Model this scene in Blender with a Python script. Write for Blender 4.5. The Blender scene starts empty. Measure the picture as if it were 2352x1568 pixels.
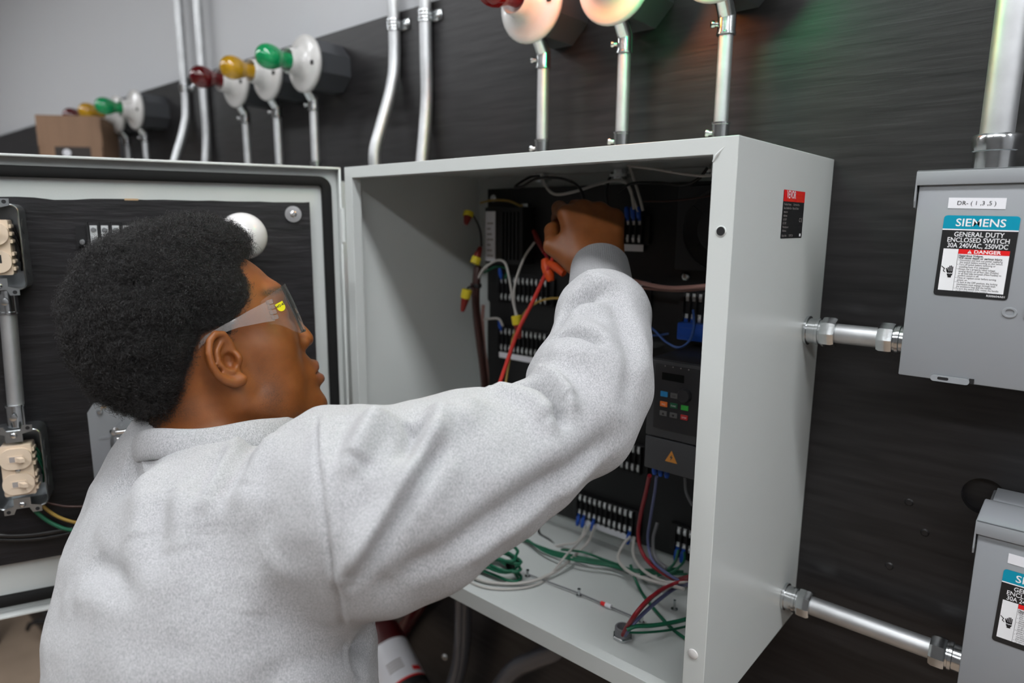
import bpy, bmesh, math, random
import numpy as np
from mathutils import Vector, Matrix
from mathutils.bvhtree import BVHTree

random.seed(7)
SC = bpy.context.scene
COL = SC.collection
Z0 = 1.15                      # height of the enclosure's bottom above the floor
W, D, H = 0.604, 0.292, 0.61   # enclosure width, depth, height

# ------------------------------------------------------------------ camera
CAM_R = Vector((0.75439, 0.65639, 0.00753)).normalized()
CAM_F = Vector((-0.64546, 0.74334, -0.17580)).normalized()
CAM_R = (CAM_R - CAM_F * CAM_R.dot(CAM_F)).normalized()
CAM_U = CAM_R.cross(CAM_F).normalized()
CAM_P = Vector((0.85815, -0.89545, 0.53007 + Z0))
FPX = 1522.77
cd = bpy.data.cameras.new('camera')
cd.sensor_width = 36.0
cd.lens = FPX * 36.0 / 2352.0
cd.clip_start = 0.02
cam = bpy.data.objects.new('camera', cd)
COL.objects.link(cam)
m = Matrix((CAM_R, CAM_U, -CAM_F)).transposed().to_4x4()
m.translation = CAM_P
cam.matrix_world = m
cd.dof.use_dof = True
cd.dof.focus_distance = 0.70
cd.dof.aperture_fstop = 3.2
SC.camera = cam

# ------------------------------------------------------------------ world, exposure
wd = bpy.data.worlds.new('room_air')
SC.world = wd
wd.use_nodes = True
wd.node_tree.nodes['Background'].inputs[0].default_value = (0.75, 0.78, 0.85, 1)
wd.node_tree.nodes['Background'].inputs[1].default_value = 0.05
SC.view_settings.view_transform = 'Standard'
SC.view_settings.look = 'None'
SC.view_settings.gamma = 1.0
SC.view_settings.use_curve_mapping = False
SC.view_settings.exposure = 0.0
try:
    SC.cycles.use_denoising = True
    SC.cycles.max_bounces = 8
    SC.cycles.diffuse_bounces = 3
    SC.cycles.glossy_bounces = 4
    SC.cycles.transmission_bounces = 8
    SC.cycles.transparent_max_bounces = 12
    SC.cycles.caustics_reflective = False
    SC.cycles.caustics_refractive = False
    SC.cycles.sample_clamp_indirect = 4.0
except Exception:
    pass
CEIL = 2.95
LAMP_POWER = 21.5     # radiance of the ceiling lamps' diffusers
LAMPS = [(0.45, -0.81), (1.85, -0.81), (3.0, -0.81), (1.10, -2.36), (-0.30, -2.36), (2.50, -2.36), (-1.60, -1.50), (-3.00, -1.50)]  # last two, off both rows, are added lamps to brighten the wall's left end

# ------------------------------------------------------------------ helpers
WM = {}

def at(x, y, Y):
    """photo pixel -> point on the vertical plane y = Y"""
    d = CAM_R * ((x - 1176) / FPX) - CAM_U * ((y - 784) / FPX) + CAM_F
    return CAM_P + d * ((Y - CAM_P.y) / d.y)

def atd(x, y, t):
    d = CAM_R * ((x - 1176) / FPX) - CAM_U * ((y - 784) / FPX) + CAM_F
    return CAM_P + d * t

def atz(x, y, Z):
    d = CAM_R * ((x - 1176) / FPX) - CAM_U * ((y - 784) / FPX) + CAM_F
    return CAM_P + d * ((Z - CAM_P.z) / d.z)

def w(x, y, z):
    return Vector((x, y, z + Z0))

def tag(o, label=None, cat=None, group=None, kind=None):
    if label: o['label'] = label
    if cat: o['category'] = cat
    if group: o['group'] = group
    if kind: o['kind'] = kind
    return o

def thing(name, label, cat, loc=(0, 0, 0), group=None, rot=None):
    o = bpy.data.objects.new(name, None)
    o.empty_display_size = 0.05
    COL.objects.link(o)
    M = Matrix.Translation(Vector(loc))
    if rot is not None:
        M = M @ rot.to_4x4()
    o.matrix_world = M
    WM[o.name] = M
    return tag(o, label, cat, group)

def mk(name, bm, mat, parent=None, smooth=35.0, label=None, cat=None, group=None, kind=None, data=None, origin='base'):
    """link a bmesh authored in world space as one mesh object"""
    if data is None:
        me = bpy.data.meshes.new(name)
        bmesh.ops.recalc_face_normals(bm, faces=bm.faces)
        if parent is not None:
            bm.transform(WM[parent.name].inverted())
            M = WM[parent.name]
        else:
            xs = [v.co for v in bm.verts]
            lo = Vector((min(v.x for v in xs), min(v.y for v in xs), min(v.z for v in xs)))
            hi = Vector((max(v.x for v in xs), max(v.y for v in xs), max(v.z for v in xs)))
            M = Matrix.Translation(Vector(((lo.x + hi.x) / 2, (lo.y + hi.y) / 2, lo.z)))
            bm.transform(M.inverted())
        bm.to_mesh(me)
        bm.free()
        if smooth:
            for p in me.polygons:
                p.use_smooth = True
            me.set_sharp_from_angle(angle=math.radians(smooth))
        if mat is not None:
            me.materials.append(mat)
    else:
        me = data
        M = Matrix.Identity(4)
    o = bpy.data.objects.new(name, me)
    COL.objects.link(o)
    if parent is not None:
        o.parent = parent
        WM[o.name] = WM[parent.name]
    else:
        o.matrix_world = M
        WM[o.name] = M
    return tag(o, label, cat, group, kind)

def copy_tree(o, parent=None):
    c = o.copy()
    COL.objects.link(c)
    if parent is not None:
        c.parent = parent
    for ch in list(o.children):
        copy_tree(ch, c)
    return c

def put(o, M):
    o.matrix_world = M
    WM[o.name] = M

def BM():
    return bmesh.new()

def box(bm, lo, hi, bev=0.0, seg=2, M=None):
    lo = Vector(lo); hi = Vector(hi)
    b = bmesh.new()
    bmesh.ops.create_cube(b, size=1.0)
    for v in b.verts:
        v.co = Vector((lo[i] + (v.co[i] + 0.5) * (hi[i] - lo[i]) for i in range(3)))
    if bev > 0:
        bmesh.ops.bevel(b, geom=list(b.edges), offset=bev, segments=seg, affect='EDGES', profile=0.5)
    if M is not None:
        b.transform(M)
    merge(bm, b)
    return bm

def merge(bm, b):
    me = bpy.data.meshes.new('tmp')
    b.to_mesh(me); b.free()
    bm.from_mesh(me)
    bpy.data.meshes.remove(me)

def frame_from(z, x=None):
    z = Vector(z).normalized()
    if x is None:
        x = Vector((1, 0, 0)) if abs(z.x) < 0.9 else Vector((0, 1, 0))
    x = Vector(x)
    x = (x - z * x.dot(z)).normalized()
    y = z.cross(x)
    return Matrix((x, y, z)).transposed()

def cyl(bm, p0, p1, r, seg=16, r2=None, cap=True, phase=0.0):
    p0 = Vector(p0); p1 = Vector(p1)
    r2 = r if r2 is None else r2
    R = frame_from(p1 - p0)
    a, b = [], []
    for i in range(seg):
        t = 2 * math.pi * i / seg + phase
        d = R @ Vector((math.cos(t), math.sin(t), 0))
        a.append(bm.verts.new(p0 + d * r)); b.append(bm.verts.new(p1 + d * r2))
    for i in range(seg):
        j = (i + 1) % seg
        bm.faces.new((a[i], a[j], b[j], b[i]))
    if cap:
        bm.faces.new(a[::-1]); bm.faces.new(b)
    return bm

def lathe(bm, prof, org, axis, seg=28, x=None, close=False):
    """prof: list of (r, h) along axis from org"""
    org = Vector(org); R = frame_from(axis, x)
    rings = []
    for r, h in prof:
        if r < 1e-6:
            rings.append([bm.verts.new(org + R @ Vector((0, 0, h)))])
        else:
            rings.append([bm.verts.new(org + R @ Vector((r * math.cos(2 * math.pi * i / seg), r * math.sin(2 * math.pi * i / seg), h))) for i in range(seg)])
    for a, b in zip(rings[:-1], rings[1:]):
        if len(a) == 1 and len(b) == 1:
            continue
        for i in range(seg):
            j = (i + 1) % seg
            if len(a) == 1: bm.faces.new((a[0], b[j], b[i]))
            elif len(b) == 1: bm.faces.new((a[i], a[j], b[0]))
            else: bm.faces.new((a[i], a[j], b[j], b[i]))
    if close:
        for i in range(seg):
            j = (i + 1) % seg
            bm.faces.new((rings[-1][i], rings[-1][j], rings[0][j], rings[0][i]))
    return bm

def spline(pts, n=8):
    pts = [Vector(p) for p in pts]
    if len(pts) < 3:
        return [pts[0].lerp(pts[-1], i / n) for i in range(n + 1)] if len(pts) == 2 else pts
    P = [2 * pts[0] - pts[1]] + pts + [2 * pts[-1] - pts[-2]]
    out = []
    for i in range(1, len(P) - 2):
        p0, p1, p2, p3 = P[i - 1], P[i], P[i + 1], P[i + 2]
        for k in range(n):
            t = k / n
            out.append(0.5 * ((2 * p1) + (p2 - p0) * t + (2 * p0 - 5 * p1 + 4 * p2 - p3) * t * t + (3 * p1 - p0 - 3 * p2 + p3) * t ** 3))
    out.append(pts[-1])
    return out

def tube(bm, path, r, seg=8, cap=True):
    """sweep a circle along a polyline with a parallel-transported frame"""
    path = [Vector(p) for p in path]
    n = len(path)
    rs = r if isinstance(r, (list, tuple)) else [r] * n
    tan = [(path[min(i + 1, n - 1)] - path[max(i - 1, 0)]).normalized() for i in range(n)]
    x = frame_from(tan[0]).col[0]
    rings = []
    for i in range(n):
        t = tan[i]
        x = (x - t * x.dot(t)).normalized()
        y = t.cross(x)
        rings.append([bm.verts.new(path[i] + (x * math.cos(2 * math.pi * k / seg) + y * math.sin(2 * math.pi * k / seg)) * rs[i]) for k in range(seg)])
    for a, b in zip(rings[:-1], rings[1:]):
        for k in range(seg):
            j = (k + 1) % seg
            bm.faces.new((a[k], a[j], b[j], b[k]))
    if cap:
        bm.faces.new(rings[0][::-1]); bm.faces.new(rings[-1])
    return bm

def prism(bm, poly, M, h0, h1):
    """extrude a 2D polygon (local xy of M) from local z=h0 to h1"""
    a = [bm.verts.new(M @ Vector((x, y, h0))) for x, y in poly]
    b = [bm.verts.new(M @ Vector((x, y, h1))) for x, y in poly]
    n = len(poly)
    for i in range(n):
        j = (i + 1) % n
        bm.faces.new((a[i], a[j], b[j], b[i]))
    bm.faces.new(a[::-1]); bm.faces.new(b)
    return bm

def rrect(x0, y0, x1, y1, r, n=5):
    out = []
    for cx, cy, a0 in ((x1 - r, y1 - r, 0), (x0 + r, y1 - r, 90), (x0 + r, y0 + r, 180), (x1 - r, y0 + r, 270)):
        for k in range(n + 1):
            a = math.radians(a0 + 90 * k / n)
            out.append((cx + r * math.cos(a), cy + r * math.sin(a)))
    return out

def circ(cx, cy, r, n=20, a0=0.0):
    return [(cx + r * math.cos(a0 + 2 * math.pi * k / n), cy + r * math.sin(a0 + 2 * math.pi * k / n)) for k in range(n)]

def sphere(bm, c, r, u=16, v=10, sc=(1, 1, 1), M=None):
    b = bmesh.new()
    bmesh.ops.create_uvsphere(b, u_segments=u, v_segments=v, radius=r)
    for q in b.verts:
        q.co = Vector((q.co.x * sc[0], q.co.y * sc[1], q.co.z * sc[2]))
    if M is not None:
        b.transform(M)
    b.transform(Matrix.Translation(Vector(c)))
    merge(bm, b)
    return bm

def text_bm(s, size, M, align='LEFT', bold=0.0, h=0.00015, xs=1.0, spacing=1.0, raised=0.0):
    """lettering as thin mesh lying on the local xy plane of M"""
    cu = bpy.data.curves.new('lettering', 'FONT')
    cu.body = s; cu.size = size; cu.align_x = align; cu.align_y = 'CENTER'
    cu.offset = bold * size; cu.resolution_u = 3; cu.space_character = spacing
    cu.extrude = raised; cu.bevel_depth = raised * .5
    o = bpy.data.objects.new('lettering', cu)
    COL.objects.link(o)
    dg = bpy.context.evaluated_depsgraph_get()
    dg.update()
    me = bpy.data.meshes.new_from_object(o.evaluated_get(dg))
    b = bmesh.new(); b.from_mesh(me)
    bpy.data.objects.remove(o); bpy.data.curves.remove(cu); bpy.data.meshes.remove(me)
    for v in b.verts:
        v.co = Vector((v.co.x * xs, v.co.y, v.co.z + h))
    b.transform(M)
    return b

# ------------------------------------------------------------------ materials
MAT = {}

def mat(name, col, rough=0.5, metal=0.0, spec=0.5, bump=None, var=None, trans=0.0, ior=1.45, emit=None, sss=0.0, coat=0.0, sheen=0.0, alpha=1.0, aniso=0.0):
    """bump = (scale xyz, strength, distance, detail); var = (scale xyz, amount, detail)"""
    mt = bpy.data.materials.new(name); mt.use_nodes = True
    nt = mt.node_tree; N = nt.nodes; L = nt.links
    p = N['Principled BSDF']
    p.inputs['Base Color'].default_value = (*col, 1)
    p.inputs['Roughness'].default_value = rough
    p.inputs['Metallic'].default_value = metal
    p.inputs['Specular IOR Level'].default_value = spec
    p.inputs['Transmission Weight'].default_value = trans
    p.inputs['IOR'].default_value = ior
    p.inputs['Coat Weight'].default_value = coat
    p.inputs['Sheen Weight'].default_value = sheen
    p.inputs['Alpha'].default_value = alpha
    if aniso: p.inputs['Anisotropic'].default_value = aniso
    if sss:
        p.inputs['Subsurface Weight'].default_value = sss
        p.inputs['Subsurface Radius'].default_value = (0.006, 0.0025, 0.0012)
        p.inputs['Subsurface Scale'].default_value = 1.0
    if emit:
        p.inputs['Emission Color'].default_value = (*emit[0], 1)
        p.inputs['Emission Strength'].default_value = emit[1]
    tc = None
    if bump or var:
        tc = N.new('ShaderNodeTexCoord')
    def noise(scale, detail):
        mp = N.new('ShaderNodeMapping'); mp.inputs['Scale'].default_value = scale
        L.new(tc.outputs['Object'], mp.inputs['Vector'])
        nz = N.new('ShaderNodeTexNoise'); nz.inputs['Scale'].default_value = 1.0
        nz.inputs['Detail'].default_value = detail
        L.new(mp.outputs[0], nz.inputs['Vector'])
        return nz
    if var:
        nz = noise(var[0], var[2] if len(var) > 2 else 4)
        mx = N.new('ShaderNodeMix'); mx.data_type = 'RGBA'
        a = var[1]
        mx.inputs['A'].default_value = (*[c * (1 - a) for c in col], 1)
        mx.inputs['B'].default_value = (*[min(1, c * (1 + a)) for c in col], 1)
        cr = N.new('ShaderNodeMapRange'); cr.inputs['From Min'].default_value = 0.3; cr.inputs['From Max'].default_value = 0.7
        L.new(nz.outputs['Fac'], cr.inputs['Value'])
        L.new(cr.outputs[0], mx.inputs['Factor'])
        L.new(mx.outputs['Result'], p.inputs['Base Color'])
    if bump:
        nz = noise(bump[0], bump[3] if len(bump) > 3 else 3)
        bp = N.new('ShaderNodeBump'); bp.inputs['Strength'].default_value = bump[1]; bp.inputs['Distance'].default_value = bump[2]
        L.new(nz.outputs['Fac'], bp.inputs['Height'])
        L.new(bp.outputs[0], p.inputs['Normal'])
    MAT[name] = mt
    return mt

def u(s): return (s, s, s)
mat('wall_paint', (0.60, 0.61, 0.63), 0.85, bump=(u(140), 0.12, 0.002))
mat('ceiling_paint', (0.32, 0.32, 0.32), 0.9)
mat('wall_far', (0.30, 0.30, 0.31), 0.9)
mat('floor_vinyl', (0.36, 0.27, 0.20), 0.45, var=(u(9), 0.10), bump=(u(60), 0.05, 0.001))
mat('ply_black', (0.016, 0.0148, 0.0155), 0.42, spec=0.5, bump=((14, 30, 190), 0.34, 0.0009, 6), var=((9, 20, 110), 0.45, 6))
mat('door_ply', (0.0125, 0.0115, 0.013), 0.48, spec=0.4, bump=((22, 22, 190), 0.6, 0.0014, 6), var=((14, 14, 90), 0.45, 5))
mat('raw_wood', (0.50, 0.34, 0.20), 0.7, var=((20, 20, 200), 0.25))
mat('enclosure_paint', (0.595, 0.62, 0.605), 0.27, spec=0.5, bump=(u(420), 0.10, 0.0006, 2))
mat('gasket', (0.010, 0.010, 0.010), 0.8, spec=0.25, bump=(u(60), 0.1, 0.001))
mat('plate_black', (0.0085, 0.0085, 0.009), 0.45, bump=(u(90), 0.12, 0.001))
mat('galv', (0.58, 0.59, 0.60), 0.50, metal=1.0, var=((30, 30, 30), 0.10), bump=(u(60), 0.06, 0.001))
mat('zinc', (0.62, 0.64, 0.65), 0.19, metal=1.0, var=(u(50), 0.15), bump=(u(150), 0.10, 0.0008))
mat('screw_bright', (0.80, 0.82, 0.82), 0.42, metal=0.55)
mat('steel_bright', (0.75, 0.75, 0.75), 0.22, metal=1.0)
mat('box_steel', (0.40, 0.42, 0.43), 0.36, metal=1.0, bump=(u(120), 0.1, 0.001), var=(u(40), 0.15))
mat('lamp_box', (0.075, 0.078, 0.085), 0.45, metal=0.3)
mat('porcelain', (0.64, 0.625, 0.61), 0.22, spec=0.5, coat=0.3)
mat('switch_grey', (0.285, 0.297, 0.315), 0.42, spec=0.45, bump=(u(600), 0.05, 0.0005))
mat('label_white', (0.78, 0.78, 0.82), 0.35)
mat('print_white', (0.82, 0.82, 0.84), 0.4)
mat('print_black', (0.012, 0.012, 0.013), 0.4)
mat('print_teal', (0.0, 0.27, 0.40), 0.35)
mat('print_red', (0.72, 0.012, 0.014), 0.35)
mat('print_grey', (0.33, 0.30, 0.29), 0.5)
mat('sticker_black', (0.014, 0.014, 0.015), 0.4)
mat('ivory', (0.70, 0.57, 0.44), 0.35, spec=0.45)
mat('rubber_black', (0.012, 0.012, 0.013), 0.55)
mat('plastic_black', (0.010, 0.010, 0.011), 0.4)
mat('drive_grey', (0.060, 0.061, 0.066), 0.5)
mat('drive_dark', (0.028, 0.028, 0.031), 0.45)
mat('lcd', (0.004, 0.005, 0.005), 0.12)
mat('cardboard', (0.27, 0.165, 0.105), 0.8, var=((60, 60, 6), 0.08))
mat('tape_print', (0.035, 0.028, 0.024), 0.5)
mat('hose', (0.075, 0.078, 0.090), 0.16, spec=0.7, bump=(u(90), 0.25, 0.002))
mat('tank_red', (0.065, 0.005, 0.006), 0.28)
mat('nut_red', (0.22, 0.018, 0.014), 0.45)
mat('nut_yellow', (0.75, 0.60, 0.03), 0.45)
mat('clip_orange', (0.82, 0.10, 0.018), 0.4)
mat('fork_blue', (0.012, 0.075, 0.40), 0.4)
WIRES = {'white': (0.48, 0.46, 0.43), 'black': (0.012, 0.011, 0.011), 'brown': (0.055, 0.022, 0.018), 'red': (0.26, 0.014, 0.022), 'green': (0.010, 0.115, 0.060),
         'yellow': (0.40, 0.26, 0.06), 'blue': (0.045, 0.10, 0.30), 'pink': (0.38, 0.21, 0.18), 'testred': (0.62, 0.045, 0.035), 'grey': (0.16, 0.16, 0.17), 'purple': (0.10, 0.11, 0.22)}
for k, c in WIRES.items():
    mat('wire_' + k, c, 0.38, spec=0.45)
mat('clear_plastic', (0.93, 0.95, 0.96), 0.10, trans=1.0, ior=1.35)
mat('glow_amber', (1.0, 0.42, 0.08), 0.2, emit=((1.0, 0.24, 0.04), 38.0))
mat('glow_green', (0.05, 0.8, 0.3), 0.2, emit=((0.01, 1.0, 0.30), 34.0))
mat('glow_red', (0.055, 0.001, 0.0015), 0.10, emit=((1.0, 0.01, 0.006), 0.05))
mat('glass_red', (0.17, 0.004, 0.006), 0.06, spec=0.6, coat=0.6, trans=0.55)
mat('glass_yellow', (0.85, 0.46, 0.015), 0.06, spec=0.6, coat=0.6, trans=0.55)
mat('glass_green', (0.010, 0.50, 0.16), 0.06, spec=0.6, coat=0.6, trans=0.55)
mat('globe_white', (0.74, 0.72, 0.72), 0.14, spec=0.5, coat=0.4)
mat('lamp_diffuser', (0.9, 0.9, 0.9), 0.5, emit=((0.95, 0.975, 1.0), LAMP_POWER))
mat('fixture_white', (0.8, 0.8, 0.8), 0.5)

# ------------------------------------------------------------------ room shell
def slab(name, lo, hi, m):
    b = BM(); box(b, lo, hi)
    return mk(name, b, MAT[m], smooth=0, kind='structure')
XL, XR, YF = -5.2, 3.6, -5.2
slab('floor', (XL, YF, -0.05), (XR, 0.15, 0.0), 'floor_vinyl')
slab('wall_back', (XL, 0.0195, 0.0), (XR, 0.15, CEIL), 'wall_paint')
slab('wall_left', (XL - 0.1, YF, 0.0), (XL, 0.15, CEIL), 'wall_paint')
slab('wall_right', (XR, YF, 0.0), (XR + 0.1, 0.15, CEIL), 'wall_far')
slab('wall_front', (XL, YF - 0.1, 0.0), (XR, YF, CEIL), 'wall_far')
slab('ceiling', (XL, YF - 0.1, CEIL), (XR, 0.15, CEIL + 0.05), 'ceiling_paint')
# ceiling lamps
proto = None
for i, (lx, ly) in enumerate(LAMPS):
    if proto is None:
        t = thing('ceiling_light', 'long white ceiling lamp with a lit diffuser', 'lamp', (lx, ly, CEIL - 0.06), 'lit lamps on the ceiling')
        b = BM(); box(b, (lx - .62, ly - .13, CEIL - .06), (lx + .62, ly + .13, CEIL - .0005), 0.004)
        mk('housing', b, MAT['fixture_white'], t)
        b = BM(); box(b, (lx - .60, ly - .11, CEIL - .075), (lx + .60, ly + .11, CEIL - .058), 0.004)
        mk('diffuser', b, MAT['lamp_diffuser'], t)
        proto = t
    else:
        c = copy_tree(proto)
        put(c, Matrix.Translation((lx, ly, CEIL - 0.06)))

# ------------------------------------------------------------------ plywood board on the wall, plinth at its foot
b = BM()
BT = Z0 + 0.932
t = thing('plywood_board', 'black painted plywood board covering the wall behind the conduits', 'board', (-1.5, 0.009, 0.12))
hx, hz, hr = 0.797, Z0 + 0.226, 0.0215
M = Matrix(((1, 0, 0, 0), (0, 0, 1, 0), (0, 1, 0, 0), (0, 0, 0, 1)))   # local (x, z, y)
# front face with a round knockout hole at hx, hz : outer strips around a square patch with a circular cut
def strip(x0, x1, z0, z1):
    box(b, (x0, 0.0, z0), (x1, 0.018, z1))
q = 0.04
strip(XL + 0.02, hx - q, 0.12, BT); strip(hx + q, 1.9, 0.12, BT)
strip(hx - q, hx + q, 0.12, hz - q); strip(hx - q, hx + q, hz + q, BT)
n = 48
ring = []
for k in range(n):
    a = 2 * math.pi * k / n
    c, s = math.cos(a), math.sin(a)
    e = q / max(abs(c), abs(s))
    ring.append((Vector((hx + hr * c, 0, hz + hr * s)), Vector((hx + e * c, 0, hz + e * s))))
off = Vector((0, 0.014, 0))
va = [b.verts.new(p) for p, _ in ring]; vb = [b.verts.new(p) for _, p in ring]; vc = [b.verts.new(p + off) for p, _ in ring]
for k in range(n):
    j = (k + 1) % n
    b.faces.new((va[k], va[j], vb[j], vb[k])); b.faces.new((va[k], va[j], vc[j], vc[k]))
b.faces.new(vc)
mk('board_face', b, MAT['ply_black'], t, smooth=0)
for (sx, sz) in ((0.725, 0.198), (0.712, 0.109), (0.745, 0.165)):
    b = BM(); lathe(b, [(0.0, .0016), (.0035, .0015), (.0045, 0.0006), (.005, 0)], (sx, 0.0, sz + Z0), (0, -1, 0), 12)
    mk('screw', b, MAT['ply_black'], t)
b = BM(); box(b, (XL + .02, -0.29, 0.001), (-1.30, 0.017, 0.119), 0.003)
mk('plinth', b, MAT['ply_black'], None, label='low black wooden plinth on the floor along the wall', cat='plinth')

# ------------------------------------------------------------------ steel enclosures
def shell_bm(x0, fl=(.018, .024, .024, .016), lip=.016):
    """fl: flange widths left, right, bottom, top"""
    b = BM()
    x1 = x0 + W
    yb, yf = -0.0008, -D
    def ring(xa, xb, za, zb, y):
        return [b.verts.new(Vector((xa, y, za + Z0))), b.verts.new(Vector((xb, y, za + Z0))), b.verts.new(Vector((xb, y, zb + Z0))), b.verts.new(Vector((xa, y, zb + Z0)))]
    B = ring(x0, x1, 0, H, yb)
    O = ring(x0, x1, 0, H, yf)
    I = ring(x0 + fl[0], x1 - fl[1], fl[2], H - fl[3], yf)
    L = ring(x0 + fl[0], x1 - fl[1], fl[2], H - fl[3], yf + lip)
    b.faces.new(B)
    for k in range(4):
        j = (k + 1) % 4
        b.faces.new((B[k], B[j], O[j], O[k]))
        b.faces.new((O[k], O[j], I[j], I[k]))
        b.faces.new((I[k], I[j], L[j], L[k]))
    return b

def add_shell(parent, x0):
    o = mk('shell', shell_bm(x0), MAT['enclosure_paint'], parent, smooth=0)
    s = o.modifiers.new('sheet', 'SOLIDIFY'); s.thickness = 0.0022; s.offset = -1
    v = o.modifiers.new('edge', 'BEVEL'); v.width = 0.0022; v.segments = 3; v.limit_method = 'ANGLE'; v.angle_limit = math.radians(40)
    for p in o.data.polygons: p.use_smooth = True
    v.harden_normals = True
    return o

ENC = thing('electrical_enclosure', 'open light grey steel enclosure full of wiring, its door swung out to the side', 'enclosure', (W / 2, -D / 2, Z0))
add_shell(ENC, 0.0)
# small marks on the right flange: round bolt hole and white hole plug
b = BM(); lathe(b, [(0, .0002), (.0042, .0002), (.0044, .0008), (.0052, .0004), (.0053, 0)], (W - .0115, -D - .0001, Z0 + .524), (0, -1, 0), 20)
o = mk('hole_rim', b, MAT['enclosure_paint'], ENC)
b = BM(); lathe(b, [(0, .0009), (.0041, .0009)], (W - .0115, -D - .0001, Z0 + .524), (0, -1, 0), 20)
mk('bolt_hole', b, MAT['rubber_black'], ENC, label='dark round bolt hole')
b = BM(); lathe(b, [(0, .0022), (.003, .0020), (.0052, .0012), (.0058, 0)], (W - .0135, -D, Z0 + .084), (0, -1, 0), 20)
mk('hole_plug', b, MAT['porcelain'], ENC, label='white plastic hole plug')
# weld bead in the flange corner
b = BM(); tube(b, [Vector((W - .0235, -D + .0006, Z0 + H - .0225)), Vector((W - .0205, -D - .0002, Z0 + H - .0170)), Vector((W - .016, -D + .0006, Z0 + H - .0120)), Vector((W - .010, -D + .0008, Z0 + H - .007))], [.0012, .0017, .0010, .0006], 8)
mk('weld_bead', b, MAT['enclosure_paint'], ENC, smooth=80)
# foam strip on the bottom behind the lip (raised rib of the floor pan)
# mounting plate
PY = -0.030
b = BM()
Mxz = Matrix(((1, 0, 0, 0), (0, 0, -1, 0), (0, 1, 0, Z0), (0, 0, 0, 1)))   # local x->x, y->z, z-> -y
poly = [(.048, .036), (.575, .036), (.575, .588), (.048, .588), (.048, .395), (.053, .390), (.053, .362), (.048, .357)]
prism(b, poly, Mxz, 0.024, 0.030)
PLATE = mk('mounting_plate', b, MAT['plate_black'], ENC, smooth=0, label='black steel mounting plate at the back')
for (px_, pz_) in ((.0625, .572), (.43, .458), (.0625, .05), (.56, .05), (.30, .15)):
    b = BM(); lathe(b, [(0, .0055), (.0035, .005), (.0065, .003), (.0072, 0)], (px_, PY, Z0 + pz_), (0, -1, 0), 14)
    mk('plate_bolt', b, MAT['zinc'], ENC, smooth=60)
for x0_, nm in ((-.034, 0), ):
    pass
# nameplate on the right side
NPM = Matrix(((0, 0, 1, W + .0004), (1, 0, 0, -.134), (0, 1, 0, Z0 + .5415), (0, 0, 0, 1)))
hw, hh = .0335, .0255
b = BM(); prism(b, rrect(-hw, -hh, hw, hh, .0012, 3), NPM, -.0003, 0.0)
NP = mk('nameplate', b, MAT['sticker_black'], ENC, smooth=0, label='black and red maker\'s nameplate sticker')
b = BM(); prism(b, [(-hw, .0135), (hw, .0135), (hw, hh), (-hw, hh)], NPM, .0, .0001)
mk('red_band', b, MAT['print_red'], NP, smooth=0)
def lettering(s, size, x, y, M, m, par, align='LEFT', bold=0.0, xs=1.0, name='lettering', h=.0002, spacing=1.0):
    bm_ = text_bm(s, size, M @ Matrix.Translation((x, y, 0)), align, bold, h, xs, spacing)
    return mk(name, bm_, MAT[m], par, smooth=0)
lettering('VEVOR', .0115, -.0245, .0205, NPM, 'print_white', NP, bold=.010, xs=.78)
lettering('TOUGH TOOLS', .0035, -.0245, .0150, NPM, 'clip_orange', NP)
for k, s in enumerate(('Vevor Store', 'Electrical box', 'Made in China')):
    lettering(s, .0036, .008, .0222 - k * .0036, NPM, 'clip_orange', NP)
yy = .0105
for s, x_, sz, m_ in (('Product Name:', -.031, .0036, 'print_grey'), ('Electrical Box', -.002, .0036, 'print_grey'), ):
    lettering(s, sz, x_, yy, NPM, m_, NP)
for k, s in enumerate(('Size: 24x24x12 in   Material: Steel', 'Importer', 'Address:', 'UK REP', 'EC REP', 'Manufacturer', 'Address:')):
    lettering(s, .0034, -.031, .0065 - k * .0040, NPM, 'print_grey', NP)
lettering('C E', .0065, .020, -.006, NPM, 'print_grey', NP)
lettering('Batch No.', .0036, -.031, -.0228, NPM, 'print_grey', NP)
lettering('V240730', .0036, -.010, -.0228, NPM, 'print_grey', NP)
b = BM(); prism(b, [(.0245, -.0238), (.0290, -.0238), (.0290, -.0208), (.0245, -.0208)], NPM, 0, .0002)
mk('print_patch', b, MAT['print_white'], NP, smooth=0)

# ---- door, hinged on the left front edge
TH = math.radians(66.93)
DS = Vector((-math.cos(TH), -math.sin(TH), 0)); DN = Vector((math.sin(TH), -math.cos(TH), 0))
DM = Matrix(((DS.x, DN.x, 0, -.003), (DS.y, DN.y, 0, -D), (0, 0, 1, Z0), (0, 0, 0, 1)))    # local (s, n, z)
DSZ = DM @ Matrix(((1, 0, 0, 0), (0, 0, 1, 0), (0, 1, 0, 0), (0, 0, 0, 1)))                # local (s, z, n)
def dp(s, n, z): return DM @ Vector((s, n, z))
def dbox(b, lo, hi, bev=0.0, seg=2): return box(b, lo, hi, bev, seg, DM)
DW = .598
b = BM()
dbox(b, (.003, -.0195, -.001), (DW, -.0165, H))
dbox(b, (.003, -.0195, -.001), (.0065, -.0005, H), .0012); dbox(b, (DW - .0035, -.0195, -.001), (DW, -.0005, H), .0012)
dbox(b, (.003, -.0195, H - .0035), (DW, -.0005, H), .0012); dbox(b, (.003, -.0195, -.001), (DW, -.0005, .0025), .0012)
DOOR = mk('door', b, MAT['enclosure_paint'], ENC, smooth=30, label='light grey steel door swung open')
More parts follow.
